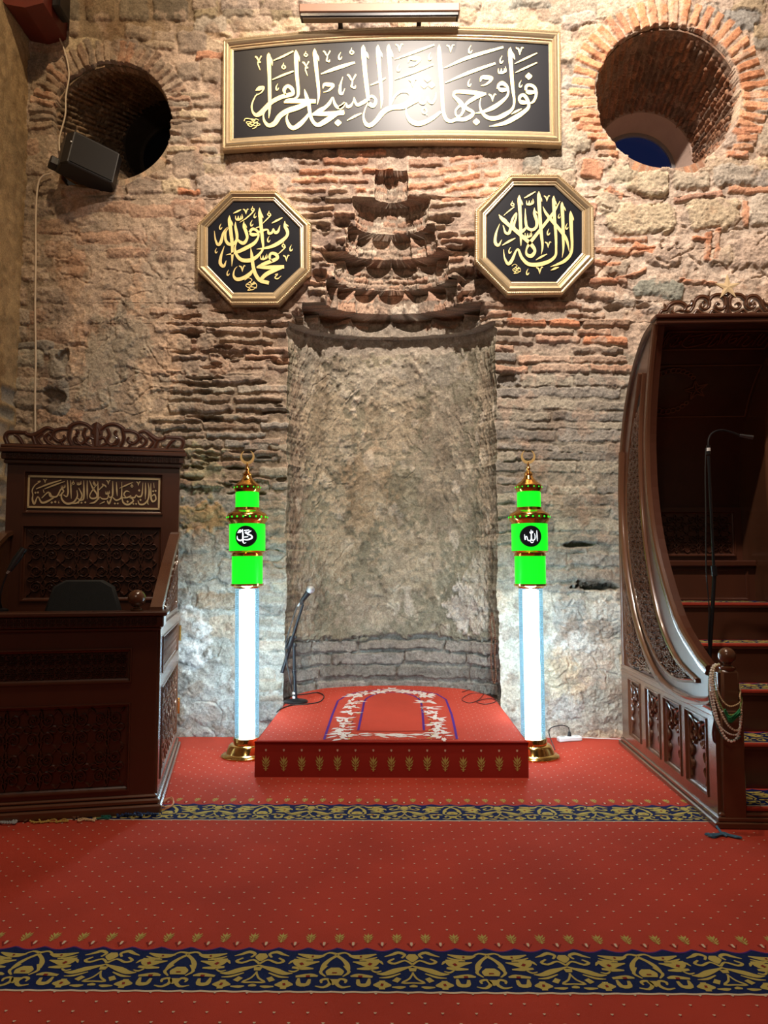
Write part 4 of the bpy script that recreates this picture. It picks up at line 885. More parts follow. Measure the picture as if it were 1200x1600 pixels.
def carve(mb, nu, nv, fn, N, h, mi=0, wk=1.0, sub=1):
    """scrollwork over nu x nv mirrored cells; fn(u,v) maps [0,1]^2 to the surface; widths follow the local cell size"""
    L = (fn(.5+.5/nu, .5)-fn(.5-.5/nu, .5)).length*.5+(fn(.5, .5+.5/nv)-fn(.5, .5-.5/nv)).length*.5
    for i in range(nu):
        for j in range(nv):
            for sx in (0, 1):
                for sy in (0, 1):
                    for st in MOT:
                        pts = []
                        for x, y, w_ in st:
                            X = (1-x if sx else x); Yy = (1-y if sy else y)
                            pts.append(((i+X)/nu, (j+Yy)/nv, w_))
                        P_ = [fn(a, b) for a, b, c in pts]; n = len(pts); rings = []
                        for k in range(n):
                            t = P_[min(k+1, n-1)]-P_[max(k-1, 0)]
                            s_ = N.cross(t).normalized()*(pts[k][2]*L*.5*wk); p = P_[k]
                            rings.append([p+s_, p+s_*.4+N*h, p-s_*.4+N*h, p-s_])
                        mb.loft(rings, False, mi)
def rect_mould(mb, fn, u0, v0, u1, v1, N, w_, h, mi=0):
    """picture-frame moulding inside a rectangular opening; fn maps metres (u,v) to the face"""
    rings = []
    for k, e in ((0, 0), (0, h), (.35, h), (.6, h*.45), (1, h*.3), (1, 0)):
        q = k*w_; rings.append([fn(a, b)+N*e for a, b in ((u0+q, v0+q), (u1-q, v0+q), (u1-q, v1-q), (u0+q, v1-q))])
    mb.loft(rings, True, mi)
def boards(mb, fn, N, us, vs, open_, th, mi=0):
    """frame of stiles and rails: all grid cells except the open ones become raised boards"""
    for i in range(len(us)-1):
        for j in range(len(vs)-1):
            if (i, j) in open_: continue
            a = [fn(u, v) for u, v in ((us[i], vs[j]), (us[i+1], vs[j]), (us[i+1], vs[j+1]), (us[i], vs[j+1]))]
            b = [p+N*th for p in a]; mb.loft([a, b], True, mi); mb.add(b, [(0, 1, 2, 3)], mi)
def mirror_strokes(L, cx): return L+[[(2*cx-x, y, w_) for x, y, w_ in s] for s in L]
def openwork(mb, L, fn, N, th, mi=0):
    for k, s in enumerate(L):
        q = smooth(s, 4); ribbon(mb, q, fn, N, th*(1+.05*(k % 3)), mi, base=-th*.5)
        ribbon(mb, [(x, y, w_*.55) for x, y, w_ in q], fn, N, .006, mi, rounded=True, base=th*.5)
W, WD, WS = M['wood'], M['wood_dark'], M['wood_side']; GR = mat('dark_ground', (.016, .007, .004), .7, 0, .2, 20)  # GR: near-black sheet laid behind the carved scrollwork
# ------------------------------------------------------------------ preacher's chair (left)
kr = math.radians(12)
ku = empty('pulpit_chair', (-1.368, 4.356, 0), kr, 'carved dark wooden preaching pulpit with a tall back, standing at the left', 'pulpit')
WK, DK = 1.25, 1.5; Nf = Vector((0, -1, 0)); Nr = Vector((1, 0, 0)); Nl = Vector((-1, 0, 0))
F = lambda u, v: Vector((u, 0.0, v)); FBk = lambda u, v: Vector((u, 1.44, v)); SD = lambda u, v: Vector((0.0, u, v))
m = MB(); m.box((-WK, .0, .04), (0, .03, 1.06)); boards(m, F, Nf, [-WK, -WK+.14, -.14, 0], [.04, .125, .617, .734, .93, 1.04], {(1, 1), (1, 3)}, .024)
for v0, v1 in ((.125, .617), (.734, .93)): rect_mould(m, F, -WK+.14, v0, -.14, v1, Nf, .022, .034)
m.build('front_wall', W, ku)
m = MB(); carve(m, 5, 2, lambda u, v: Vector((-WK+.175+u*(WK-.35), -.001, .155+v*.435)), Nf, .017); o = m.build('carved_panel', WD, ku)
m = MB(); carve(m, 14, 2, lambda u, v: Vector((-WK+.17+u*(WK-.34), -.001, .76+v*.144)), Nf, .012); m.build('carved_panel', WD, ku)
m = MB()
for z0, z1, e in ((0, .05, .045), (.05, .08, .03), (.08, .1, .014)):
    m.box((-WK-e, -.024-e, z0), (e+.0, 1.5+.0, z1), 0, .008)
m.build('plinth', WS, ku)
m = MB()
for z0, z1, e in ((1.03, 1.05, .02), (1.05, 1.115, .035), (1.115, 1.14, .055)): m.box((-WK-e, -.024-e, z0), (e, .1, z1), 0, .006)
carve(m, 34, 1, lambda u, v: Vector((-WK+.0+u*(WK), -.060, 1.055+v*.055)), Nf, .005)
m.build('front_ledge', W, ku)
m = MB(); m.box((-.035, .03, .04), (0, DK, 1.05)); boards(m, SD, Nr, [0, .13, 1.36, 1.5], [.04, .14, .68, .76, .98, 1.05], {(1, 1), (1, 3)}, .014)
for v0, v1 in ((.14, .68), (.76, .98)): rect_mould(m, SD, .13, v0, 1.36, v1, Nr, .02, .022)
m.build('side_wall', WS, ku)
m = MB(); carve(m, 5, 2, lambda u, v: Vector((.002, .165+u*1.16, .165+v*.49)), Nr, .014); m.build('carved_panel', WS, ku)
m = MB(); carve(m, 14, 2, lambda u, v: Vector((.002, .16+u*1.17, .785+v*.17)), Nr, .010); m.build('carved_panel', WS, ku)
m = MB(); m.box((-WK, .03, .04), (-WK+.035, DK, 1.05)); m.build('side_wall', W, ku)
for sx, nm in ((0, 1), (-WK+.04, -1)):
    m = MB(); pr = [(.02, 1.05), (1.44, 1.05), (1.44, 1.64), (1.30, 1.62), (.7, 1.40), (.1, 1.15)]
    m.loft([[(sx-.04, y, z) for y, z in pr], [(sx, y, z) for y, z in pr]], True, 0, True)
    m.loft([[(sx+a, y, z+b) for a, b in ((-.06, 0), (-.055, .03), (.015, .03), (.02, 0))] for y, z in ((.06, 1.13), (.7, 1.395), (1.30, 1.615), (1.44, 1.64))], True, 0, True)
    if nm == 1: carve(m, 8, 1, lambda u, v: Vector((.0, .35+u*1.0, 1.09+v*(.06+.38*u))), Nr, .010)
    m.build('sloping_arm', WS, ku)
m = MB(); m.box((-WK, 1.44, .04), (0, 1.5, 2.19)); boards(m, FBk, Nf, [-WK, -WK+.12, -.12, 0], [.5, 1.14, 1.71, 1.80, 2.12, 2.19], {(1, 1), (1, 3)}, .025)
rect_mould(m, FBk, -WK+.12, 1.14, -.12, 1.71, Nf, .025, .036); rect_mould(m, FBk, -WK+.12, 1.80, -.12, 2.12, Nf, .022, .036)
m.build('back_wall', W, ku)
m = MB(); carve(m, 4, 2, lambda u, v: Vector((-WK+.16+u*(WK-.32), 1.439, 1.18+v*.49)), Nf, .018); m.build('carved_panel', WD, ku)
m = MB()
for z0, z1, e in ((2.17, 2.20, .02), (2.20, 2.25, .035), (2.25, 2.285, .055), (2.285, 2.31, .04)): m.box((-WK-e, 1.40-e, z0), (e, 1.5, z1), 0, .007)
carve(m, 40, 1, lambda u, v: Vector((-WK+u*WK, 1.363, 2.205+v*.04)), Nf, .005)
m.build('cornice', W, ku)
CR = [parse(t) for t in ("600,130,20 640,97,18 690,90,20 735,112,20 752,132,12", "640,118,16 655,160,18 640,200,18 660,226,18 702,222,16 712,190,13 690,172,8", "745,132,18 790,132,18 832,150,18 838,190,18 802,217,18 770,197,14 778,170,8",
      "732,112,18 742,150,18 745,190,18 725,238,18", "838,140,14 880,130,20 920,160,24 960,182,24 1000,175,18 1012,152,8", "850,150,12 888,190,18 870,225,16 838,242,14", "905,165,18 934,200,18 905,242,14", "962,185,20 944,240,20",
      "1010,165,16 1060,165,18 1110,170,20 1126,200,18 1112,240,18", "1018,244,14 1045,200,18 1074,180,10", "598,242,14 640,217,18 622,182,16 592,192,10", "575,95,30 590,130,24 600,160,18", "575,248,16 850,248,16 1128,248,16", "660,242,14 690,215,14 700,190,8", "780,240,14 800,200,12", "870,160,10 850,185,14 860,210,10", "700,130,12 690,150,16 705,170,10")]
CR = mirror_strokes(CR, 575)+[parse("575,76,4 575,100,44 575,160,50 575,240,30")]
CR = [[(x, y, w_*1.55) for x, y, w_ in s] for s in CR]; m = MB(); kc = lambda x, y: Vector((-WK/2+(x-575)*(1.33/1130), 1.43, 2.31+(250-y)*.00116)); openwork(m, CR, kc, Nf, .022); m.build('pierced_crest', W, ku)
t = MB(); kx = lambda px, py: Vector((-.145-(250-px)*.00453, 1.437, 2.088-(py-751)*.0054))
t.box((-WK+.145, 1.432, 1.825), (-.145, 1.438, 2.095)); tp = t.build('text_board', WD, ku)
T1 = [(30, 740, 10, ["165,370,10 158,450,24 190,510,28 240,412,14 300,490,26 380,480,28 495,418,16", "300,430,14 400,345,18 430,400,20 495,418,16", "160,385,12 150,320,16 190,250,16 255,205,12", "210,302,12 400,230,24 600,170,12", "340,300,10 500,240,22 655,188,8", "430,350,8 460,402,22 540,400,22 600,300,22 640,330,20 580,395,20",
   "620,340,14 612,430,22 690,500,28 800,482,26 860,400,20 850,308,6", "695,168,5 705,260,24 712,350,24 690,402,18 640,378,12", "745,168,5 755,300,22 765,432,5", "955,168,5 962,300,26 960,430,22 900,455,20 850,492,20 755,500,18", "1010,168,5 1015,300,24 1020,432,5", "878,278,8 935,380,24 905,442,20 860,420,10", "1048,168,5 1100,272,24 1172,362,22 1160,412,24 1090,422,22 1058,382,16 1110,290,16 1190,200,8", "1058,494,8 1130,480,22 1190,432,18", "320,310,8 335,355,12", "230,200,14 270,190,14 250,215,12"],
   "D 460 490 34;D 515 480 34;D 880 486 30;D 930 486 30;D 240 352 30;D 200 356 30;D 990 480 30;V 345 190 60;W 630 258 60;W 880 205 60;O 790 200 56;O 1120 195 50;H 760 230 40;H 570 480 40"),
  (140, 740, 10, ["80,178,5 88,300,24 90,422,20 40,478,22 -5,492,8", "100,300,12 165,238,20 150,212,14 205,240,20 216,262,6", "320,168,5 325,300,26 320,385,20 272,402,14 255,360,8 240,420,18 160,425,20 120,400,8 100,430,18 88,380,12", "330,345,8 300,430,20 270,492,26 238,450,14", "380,180,5 390,290,24 400,382,5",
   "325,400,12 380,440,22 440,425,20 470,380,22 468,178,5", "475,380,14 500,472,24 580,502,26 660,452,24 640,412,18 600,402,10", "545,402,10 508,355,20 545,308,18 605,322,6", "475,405,12 560,402,20 625,372,16", "428,272,6 550,220,20 652,178,6", "618,392,8 680,400,22 710,360,10 740,385,20 800,360,24 812,180,5", "855,180,5 860,300,24 858,422,5",
   "945,190,6 950,380,26 980,452,24 1032,420,22 1012,350,20 968,372,12", "900,185,5 918,300,24 905,420,22 840,490,24 765,492,22 738,440,12", "905,440,10 900,480,14 915,495,8", "990,180,6 1000,255,10", "120,500,8 200,465,16"],
   "V 250 190 66;W 240 330 60;O 635 222 56;V 740 200 66;D 755 295 36;D 570 460 34;D 780 432 34;D 665 490 28;D 710 490 28;D 365 490 28;D 412 490 28;D 985 302 30;D 1025 296 30;O 30 210 50")]
m = MB()
for a, b, c, d in ((38, 751, 250, 754), (38, 794.5, 250, 797), (38, 751, 41, 797), (247, 751, 250, 797)):
    p, q = kx(a, d), kx(c, b); m.box((p.x, 1.428, p.z), (q.x, 1.434, q.z))
script_mesh(T1, kx, Nf, .006, 0, m); m.v = [(x, y-.004, z) for x, y, z in m.v]; m.build('inlaid_lettering', M['inlay'], tp)
m = MB(); m.box((-WK+.035, .03, .44), (-.035, 1.44, .48)); m.build('seat_floor', W, ku)
m = MB(); m.lathe([(.022, 1.138), (.034, 1.142), (.034, 1.15), (.016, 1.158), (.018, 1.166)], (-.13, .045, 0), 20); m.ball((-.13, .045, 1.212), .052, 24); m.build('ball_finial', WS, ku, True)
for z in (.32, .88):
    m = MB(); m.box((.0, 1.497, z-.06), (.022, 1.508, z+.06)); m.tube([(.024, 1.502, z-.06), (.024, 1.502, z+.06)], .007, 8); m.build('hinge', M['brass'], ku)
def kw(x, y, z): return Vector((-1.368+x*math.cos(kr)-y*math.sin(kr), 4.356+x*math.sin(kr)+y*math.cos(kr), z))
ch = empty('desk_chair', kw(-.60, .78, .48), kr, 'black padded chair seen inside the carved pulpit', 'chair')
m = MB(); prof = [(-.255, .42), (-.25, .62), (-.20, .78), (-.12, .825), (.12, .825), (.2, .78), (.25, .62), (.255, .42)]
m.loft([[(x*.93, y, .62+(z-.62)*.95) for x, z in prof] if abs(k) == 1 else [(x, y, z) for x, z in prof] for y, k in ((.17, -1), (.19, 0), (.23, 0), (.25, 1))], True, 0, True)
M['cloth_black'] = mat('black_upholstery', (.010, .012, .014), .8, 0, .3, 40, .3, 300); m.build('backrest', M['cloth_black'], ch, True)
m = MB(); m.box((-.24, -.24, .36), (.24, .22, .43), 0, .025); m.build('seat', M['cloth_black'], ch)
m = MB(); m.tube([(0, .0, .36), (0, 0, .08)], .03, 12); m.tube([(0, .2, .38), (0, .26, .45), (0, .26, .6)], .018, 8)
for k in range(5): a = k*2*PI/5; m.tube([(0, 0, .1), (.22*math.cos(a), .22*math.sin(a), .02)], .018, 8)
m.tube([(0, 0, .37), (0, .22, .37)], .03, 8); m.build('swivel_base', M['metal_black'], ch, True)
mc = empty('desk_microphone', kw(-.86, .05, 1.14), kr, 'small black microphone clipped at the left end of the pulpit ledge', 'microphone')
m = MB(); inv = Matrix.Rotation(-kr, 3, 'Z'); L_ = lambda px, py, D: inv @ (at(px, py, D)-mc.location)
m.tube([L_(38, 857, 4.3), L_(25, 875, 4.28), L_(14, 892, 4.26)], [.02, .022, .014], 12); m.build('microphone_body', M['plastic'], mc, True)
m = MB(); m.tube([L_(15, 891, 4.26), L_(11, 896, 4.26)], .008, 8); m.build('connector', M['chrome'], mc, True)
m = MB(); m.tube(smooth([tuple(L_(12, 895, 4.26)), tuple(L_(4, 915, 4.25)), tuple(L_(0, 935, 4.25)), tuple(L_(2, 950, 4.3))], 5), .006, 6)
m.lathe([(.0, 0), (.04, 0), (.04, .012), (.012, .02)], tuple(L_(2, 950, 4.3)*.0+Vector((L_(2, 950, 4.3).x, L_(2, 950, 4.3).y, 0))), 16); m.build('gooseneck', M['metal_black'], mc, True)
# ------------------------------------------------------------------ stepped pulpit (right)
ra = math.radians(-1.765)
mi_ = empty('stair_pulpit', (1.782, 4.116, 0), ra, 'tall carved wooden stair pulpit with a curved canopy, standing at the right', 'pulpit')
WM = .94
def mw(x, y, z): return Vector((1.782+x*math.cos(ra)-y*math.sin(ra), 4.116+x*math.sin(ra)+y*math.cos(ra), z))
def cur(pts, sub=4): return [(a, b) for a, b, _ in smooth([(p[0], p[1], 0) for p in pts], sub)]
fc = cur([(.795, 3.06), (.93, 2.75), (1.02, 2.45), (1.05, 2.20), (1.02, 1.865), (.878, 1.49), (.568, 1.092), (.231, .89), (.07, .83)])
bc = cur([(1.83, 1.32), (1.817, 1.83), (1.74, 2.33), (1.50, 2.76), (1.14, 3.03), (.82, 3.09)])
outl = [(0, .02), (1.83, .02), (1.83, .6)]+bc+fc+[(0, .82)]
def side_board(name, x0, x1):
    m = MB(); n = len(outl); base = [(x0, y, z) for y, z in outl]; b2 = [(x1, y, z) for y, z in outl]
    m.loft([base, b2], True, 0); 
    from mathutils.geometry import tessellate_polygon
    tri = tessellate_polygon([[Vector((0, y, z)) for y, z in outl]])
    m.add(base, [tuple(t) for t in tri]); m.add(b2, [tuple(reversed(t)) for t in tri]); return m
def strip(m, pts, x, wd, h, N=-1):
    """flat moulding along a (y,z) line on the plane x"""
    rings = []
    n = len(pts)
    for i, (y, z) in enumerate(pts):
        a, b = pts[max(i-1, 0)], pts[min(i+1, n-1)]; ty, tz = b[0]-a[0], b[1]-a[1]; L = math.hypot(ty, tz) or 1; ny, nz_ = -tz/L, ty/L
        rings.append([(x, y+ny*wd/2, z+nz_*wd/2), (x+N*h*.7, y+ny*wd*.46, z+nz_*wd*.46), (x+N*h, y+ny*wd*.3, z+nz_*wd*.3), (x+N*h*.75, y, z), (x+N*h, y-ny*wd*.3, z-nz_*wd*.3), (x+N*h*.7, y-ny*wd*.46, z-nz_*wd*.46), (x, y-ny*wd/2, z-nz_*wd/2)])
    m.loft(rings, False); m.add(rings[0], [tuple(range(7))]); m.add(rings[-1], [tuple(reversed(range(7)))])
side_board('side', 0, .045).build('side_wall', W, mi_)
m = side_board('side', WM-.045, WM)
ci = cur([(.273, .734), (.602, .819), (.886, 1.016), (1.088, 1.333), (1.21, 1.70), (1.245, 2.079), (1.21, 2.45), (1.10, 2.78)], 4)
co = cur([(.273, .734), (.669, .698), (1.035, .808), (1.372, 1.095), (1.56, 1.473), (1.60, 1.821), (1.52, 2.209), (1.20, 2.80)], 4)
strip(m, [(y+.05, z-.02) for y, z in fc], WM-.045, .07, .012); strip(m, ci, WM-.045, .03, .012)
m.build('side_wall', WS, mi_)
m = MB(); strip(m, [(y+.035, z-.012) for y, z in fc], 0, .065, .028); strip(m, [(y+.0, z) for y, z in ci], 0, .03, .022); strip(m, co, 0, .028, .022)
sw = cur([(.02, .70), (.113, .645), (.51, .60), (.98, .665), (1.384, .954), (1.66, 1.425), (1.75, 1.9), (1.70, 2.3)], 4)
strip(m, [(y, z) for y, z in sw], 0, .055, .034); strip(m, [(1.80, .05), (1.80, .9), (1.80, 1.6), (1.79, 1.9)]+[(y-.02, z-.02) for y, z in bc[6:]], 0, .05, .022)
strip(m, [(0, .605), (.9, .605), (1.82, .605)], 0, .06, .03)
m.build('curved_mouldings', WS, mi_, True)
def lerp_curve(A_, u):
    k = min(int(u*(len(A_)-1)), len(A_)-2); f = u*(len(A_)-1)-k; return (A_[k][0]+(A_[k+1][0]-A_[k][0])*f, A_[k][1]+(A_[k+1][1]-A_[k][1])*f)
def crescent(u, v):
    u = .06+u*.86; v = .06+.88*v; a, b = lerp_curve(ci, u), lerp_curve(co, u); return Vector((-.001, a[0]+(b[0]-a[0])*v, a[1]+(b[1]-a[1])*v))
m = MB()
for k in range(10):      # band of scrollwork, one cell deep near the ends and two in the middle
    u0, u1 = k/10, (k+1)/10; wmid = (crescent((u0+u1)/2, 1)-crescent((u0+u1)/2, 0)).length; nv = 1 if wmid < .16 else (2 if wmid < .34 else 3)
    carve(m, nv if nv > 1 else 1, nv, lambda u, v, u0=u0, u1=u1: crescent(u0+(u1-u0)*u, v), Nl, .018, 0, 1.05)
m.loft([[crescent(-.05+1.1*k/40, v)+Vector((-.0006, 0, 0)) for k in range(41)] for v in (-.04, 1.04)], False, 1)
m.build('carved_band', [WS, GR], mi_)
tl_ = cur([(1.05, .665), (1.36, .86), (1.62, 1.25), (1.73, 1.75)], 3); tr_ = cur([(1.12, .655), (1.70, .655), (1.765, 1.0), (1.765, 1.75)], 3)
def trif(u, v): a, b = lerp_curve(tl_, .02+.96*u), lerp_curve(tr_, .02+.96*u); return Vector((-.001, a[0]+(b[0]-a[0])*(.08+.84*v), a[1]+(b[1]-a[1])*(.08+.84*v)))
m = MB()
for k in range(4): carve(m, 2 if 1 <= k <= 2 else 1, 2 if 1 <= k <= 2 else 1, lambda u, v, k=k: trif((k+u)/4, v), Nl, .014, 0, 1.1)
m.loft([[trif(k/24, v)+Vector((-.0006, 0, 0)) for k in range(25)] for v in (-.06, 1.06)], False, 1)
m.build('carved_corner', [WS, GR], mi_)
SL = lambda u, v: Vector((0, u, v)); us = [0, .12, .45, .53, .84, .92, 1.22, 1.35, 1.64, 1.83]
m = MB(); boards(m, SL, Nl, us, [.06, .12, .55, .60], {(1, 1), (3, 1), (5, 1), (7, 1)}, .022)
for k in (1, 3, 5, 7): rect_mould(m, SL, us[k], .12, us[k+1], .55, Nl, .02, .03)
m.build('panel_frame', WS, mi_)
AR = [parse(t) for t in (".02,.98,.05 .2,.93,.07 .36,.86,.07 .44,.76,.05 .36,.70,.05 .28,.76,.04", ".06,.9,.05 .12,.8,.07 .08,.7,.06 .16,.62,.06 .24,.68,.05", ".3,.95,.05 .5,.92,.07", ".5,.82,.05 .5,.72,.09 .5,.64,.02", ".08,.66,.05 .05,.54,.08 .12,.44,.07 .06,.34,.06 .12,.24,.06 .07,.14,.05 .1,.05,.03",
      ".16,.52,.03 .2,.46,.07 .14,.38,.03", ".15,.3,.03 .19,.25,.06 .13,.18,.03", ".2,.82,.04 .26,.88,.08 .34,.96,.03", ".34,.64,.03 .28,.58,.07 .2,.6,.03", ".02,.8,.04 .04,.6,.05 .02,.4,.04")]
AR = mirror_strokes(AR, .5)
for k in (1, 3, 5, 7):
    y0, y1 = us[k]+.03, us[k+1]-.03; m = MB()
    for s in AR: ribbon(m, [(a, b, c*.72) for a, b, c in smooth(s, 4)], lambda u, v: Vector((-.001, y0+(y1-y0)*u, .145+.38*v)), Nl, .016, 0, rounded=True)
    m.build('carved_panel', WS, mi_)
m = MB()
for z0, z1, e in ((0, .035, .05), (.035, .06, .034), (.06, .08, .02)): m.box((-e, -.02-e*.4, z0), (WM+e, 1.86, z1), 0, .006)
m.build('plinth', WS, mi_)
# back of the canopy, seen from below
ic = cur([(1.775, 1.1), (1.77, 1.45), (1.755, 1.83), (1.67, 2.30), (1.45, 2.70), (1.11, 2.955), (.84, 3.03)], 5)
m = MB(); m.loft([[(.045, y, z) for y, z in ic], [(WM-.045, y, z) for y, z in ic]], False)
m.loft([[(0.01, y+.035, z+.03) for y, z in ic], [(WM-.01, y+.035, z+.03) for y, z in ic]], False); m.build('canopy_shell', WD, mi_, True)
al = [0]
for a, b in zip(ic, ic[1:]): al.append(al[-1]+math.hypot(b[0]-a[0], b[1]-a[1]))
def ICv(s):
    s = max(0, min(al[-1]-1e-6, s)); k = int(np.searchsorted(al, s, 'right'))-1; f = (s-al[k])/(al[k+1]-al[k]); return (ic[k][0]+(ic[k+1][0]-ic[k][0])*f, ic[k][1]+(ic[k+1][1]-ic[k][1])*f)
def s_of_y(yy):
    for k in range(len(ic)-1, 0, -1):
        if ic[k][0] <= yy <= ic[k-1][0]: return al[k]
    return 0
def soffit(x0, s0, s1):      # panel-local (u 0..1, v 0..1) -> point just under the shell
    def f(u, v, o=.006):
        s = s1+(s0-s1)*v; y, z = ICv(s); y2, z2 = ICv(s+.01); d = Vector((0, y2-y, z2-z)).normalized(); n = Vector((0, -abs(d.z), -abs(d.y)))
        return Vector((x0+(WM-2*x0)*u, y, z))+n*o
    return f
M['inlay_dim'] = mat('carved_outline', (.16, .06, .03), .4, 0, .2, 30)
def soff_lines(name, f, strokes, w_, mt):
    m = MB()
    for st in strokes:
        q = st; r0, r1 = [], []
        for i, (a, b) in enumerate(q):
            p0, p1 = q[max(i-1, 0)], q[min(i+1, len(q)-1)]; A_, B_ = f(*p0), f(*p1); t = (B_-A_).normalized(); c = f(a, b); nn = (f(a, b, .02)-c).normalized(); s_ = nn.cross(t)*w_/2
            r0.append(c-s_+nn*.0); r1.append(c+s_)
        m.loft([[p for p in r0], [p+ (f(.5, .5, .012)-f(.5, .5, .006)) for p in r0], [p+(f(.5, .5, .012)-f(.5, .5, .006)) for p in r1], r1], False)
    return m.build(name, mt, mi_)
sT0, sT1 = s_of_y(1.17), s_of_y(.93); f1 = soffit(.10, sT0, sT1)
dense = lambda a, b, n=10: [(a[0]+(b[0]-a[0])*k/n, a[1]+(b[1]-a[1])*k/n) for k in range(n+1)]
rectl = lambda a, b, c, d: [dense((a, b), (c, b)), dense((c, b), (c, d)), dense((c, d), (a, d)), dense((a, d), (a, b))]
tx = ["195,670,4 190,740,4 200,795,4", "225,770,4 210,720,4 260,690,4 330,672,4", "270,760,4 300,790,4 340,740,4 330,700,4 300,720,4", "330,790,4 400,770,4 400,740,4 380,760,4", "470,670,4 440,720,4 430,770,4 490,795,4 560,795,4 700,775,4 770,750,4", "470,700,4 560,690,4 650,672,4", "500,740,4 540,720,4 560,750,4 520,770,4", "620,720,4 720,690,4 830,672,4",
      "700,750,4 740,730,4 760,700,4", "800,680,4 810,740,4 790,790,4 850,780,4 880,740,4", "860,670,4 900,740,4 905,780,4", "950,670,4 930,770,4", "980,670,4 960,770,4", "1010,680,4 1020,730,4 1060,770,4 1130,750,4 1160,700,4", "1040,740,4 1100,720,4 1110,750,4 1060,770,4", "1050,690,4 1150,672,4", "1180,670,4 1170,790,4", "1210,700,4 1260,720,4 1230,780,4 1300,790,4 1340,740,4", "1380,670,4 1370,790,4", "1420,680,4 1430,770,4 1480,780,4 1500,700,4"]
TL = [[((a-160)/1400, (b-650)/165) for a, b, c in smooth(parse(t), 3)] for t in tx]
soff_lines('engraved_text', f1, rectl(0, 0, 1, 1)+TL, .007, M['inlay_dim'])
sE0, sE1 = s_of_y(1.56), s_of_y(1.25); f2 = soffit(.06, sE0, sE1); E_ = rectl(0, 0, 1, 1)
cxm, cym = .26, .5
for k in range(26):
    a = math.radians(38+k*284/25); r = .40-.04*math.cos(a-PI); wv = .03+.028*math.sin((k)/25*PI)
    c = (cxm+.24*math.cos(a)*.95, cym+.40*-math.sin(a)); E_.append([(c[0]+wv*.6*math.cos(b), c[1]+wv*1.1*math.sin(b)) for b in np.linspace(0, 2*PI, 9)])
star = [(.50+(.115 if i % 2 == 0 else .045)*math.cos(PI+i*PI/5)*.95, .5+(.2 if i % 2 == 0 else .08)*math.sin(PI+i*PI/5)) for i in range(11)]
for a, b in zip(star, star[1:]): E_.append(dense(a, b, 3)); 
for a in star[::2]: E_.append(dense(a, (.5, .5), 3))
soff_lines('carved_crescent_and_star', f2, E_, .007, M['inlay_dim'])
m = MB(); m.box((-.02, .775, 3.03), (WM+.02, .87, 3.065), 0, .006); m.box((-.03, .76, 3.065), (WM+.03, .88, 3.095), 0, .008); m.build('canopy_header', W, mi_)
CM_ = [parse(t) for t in ("60,488,18 90,442,22 140,430,22 132,392,14 122,368,6", "140,432,22 180,382,26 240,356,28 310,362,26 352,400,24 330,442,20 280,440,12 238,452,8", "188,442,18 230,478,20 295,486,18", "350,402,20 400,382,18 422,350,12 414,328,6",
      "338,444,18 390,452,20 430,402,20 452,342,24 500,302,26 560,302,26 602,342,22 600,402,20 552,432,20 510,402,16 518,365,10", "428,486,18 470,442,20 520,474,20 585,486,18", "600,320,18 600,296,14 590,280,6", "610,332,22 650,292,24 720,282,26 772,322,24 778,392,22 742,432,20 700,432,20 668,402,18 684,370,14 718,380,10",
      "600,486,18 640,442,18 700,474,18 762,486,18 784,440,16", "800,310,20 800,400,22 800,486,22", "540,340,12 560,370,16 545,400,10", "60,490,14 430,490,14 800,490,14", "780,290,14 800,270,20 820,290,14")]
CM_ = mirror_strokes(CM_, 800); CM_ = [[(x, y, w_*1.6) for x, y, w_ in s] for s in CM_]; mc_ = lambda x, y: Vector((WM/2+(x-800)*(WM/1510), .82, 3.095+(495-y)*.00066))
m = MB(); openwork(m, CM_, mc_, Nf, .022); m.build('pierced_crest', WS, mi_)
m = MB(); sp = []
for i in range(10):
    r = (.09 if i % 2 == 0 else .031); a = PI/2+i*PI/5; sp.append((WM/2+r*math.cos(a), 3.285+r*math.sin(a)))
m.add([(x, .80, z) for x, z in sp]+[(WM/2, .796, 3.285)], [(i, (i+1) % 10, 10) for i in range(10)]); m.loft([[(x, .80, z) for x, z in sp], [(x, .812, z) for x, z in sp]], True, 0); m.add([(x, .812, z) for x, z in sp], [tuple(range(10))])
m.build('star_finial', mat('brass_star', (.80, .60, .34), .5, .1, .05, 8), mi_)
# steps
ys = [.02, .36, .67, .95, 1.20, 1.50]; zs_ = [.10, .36, .62, .88, 1.14]
for k in range(5):
    m = MB(); z0 = .0 if k == 0 else zs_[k-1]; m.box((.045, ys[k], max(0.0, z0-.02)), (WM-.045, ys[k+1]+.02 if k < 4 else 1.5, zs_[k]-.004), 0, .003)
    m.box((.045, ys[k]-.018, zs_[k]-.034), (WM-.045, ys[k]+.01, zs_[k]-.006), 0, .006); st = m.build('stair_step', W, mi_)
    m = MB(); y0 = ys[k]-.022; m.box((.06, y0, zs_[k]-.016), (WM-.06, ys[k+1]-.01, zs_[k]+.004), 0, .004)
    m.m = [0]*len(m.f); border(m, .065, WM-.065, y0+.03, ys[k+1]-y0-.07, zs_[k]+.0048, .2+k*.11); m.build('stair_carpet', CM, st)
m = MB(); m.box((.045, 1.5, 1.12), (WM-.045, 1.78, 1.40)); m.box((.045, 1.46, 1.40), (WM-.045, 1.78, 1.445), 0, .008)
rect_mould(m, lambda u, v: Vector((u, 1.5, v)), .1, 1.15, WM-.1, 1.38, Nf, .018, .014); m.build('seat_box', W, mi_)
m = MB(); m.box((.045, 1.70, 1.44), (WM-.045, 1.76, 1.86)); rect_mould(m, lambda u, v: Vector((u, 1.70, v)), .1, 1.48, WM-.1, 1.83, Nf, .02, .02); m.build('seat_back', W, mi_)
m = MB(); carve(m, 4, 2, lambda u, v: Vector((.13+u*(WM-.26), 1.699, 1.505+v*.3)), Nf, .014); m.build('carved_panel', WD, mi_)
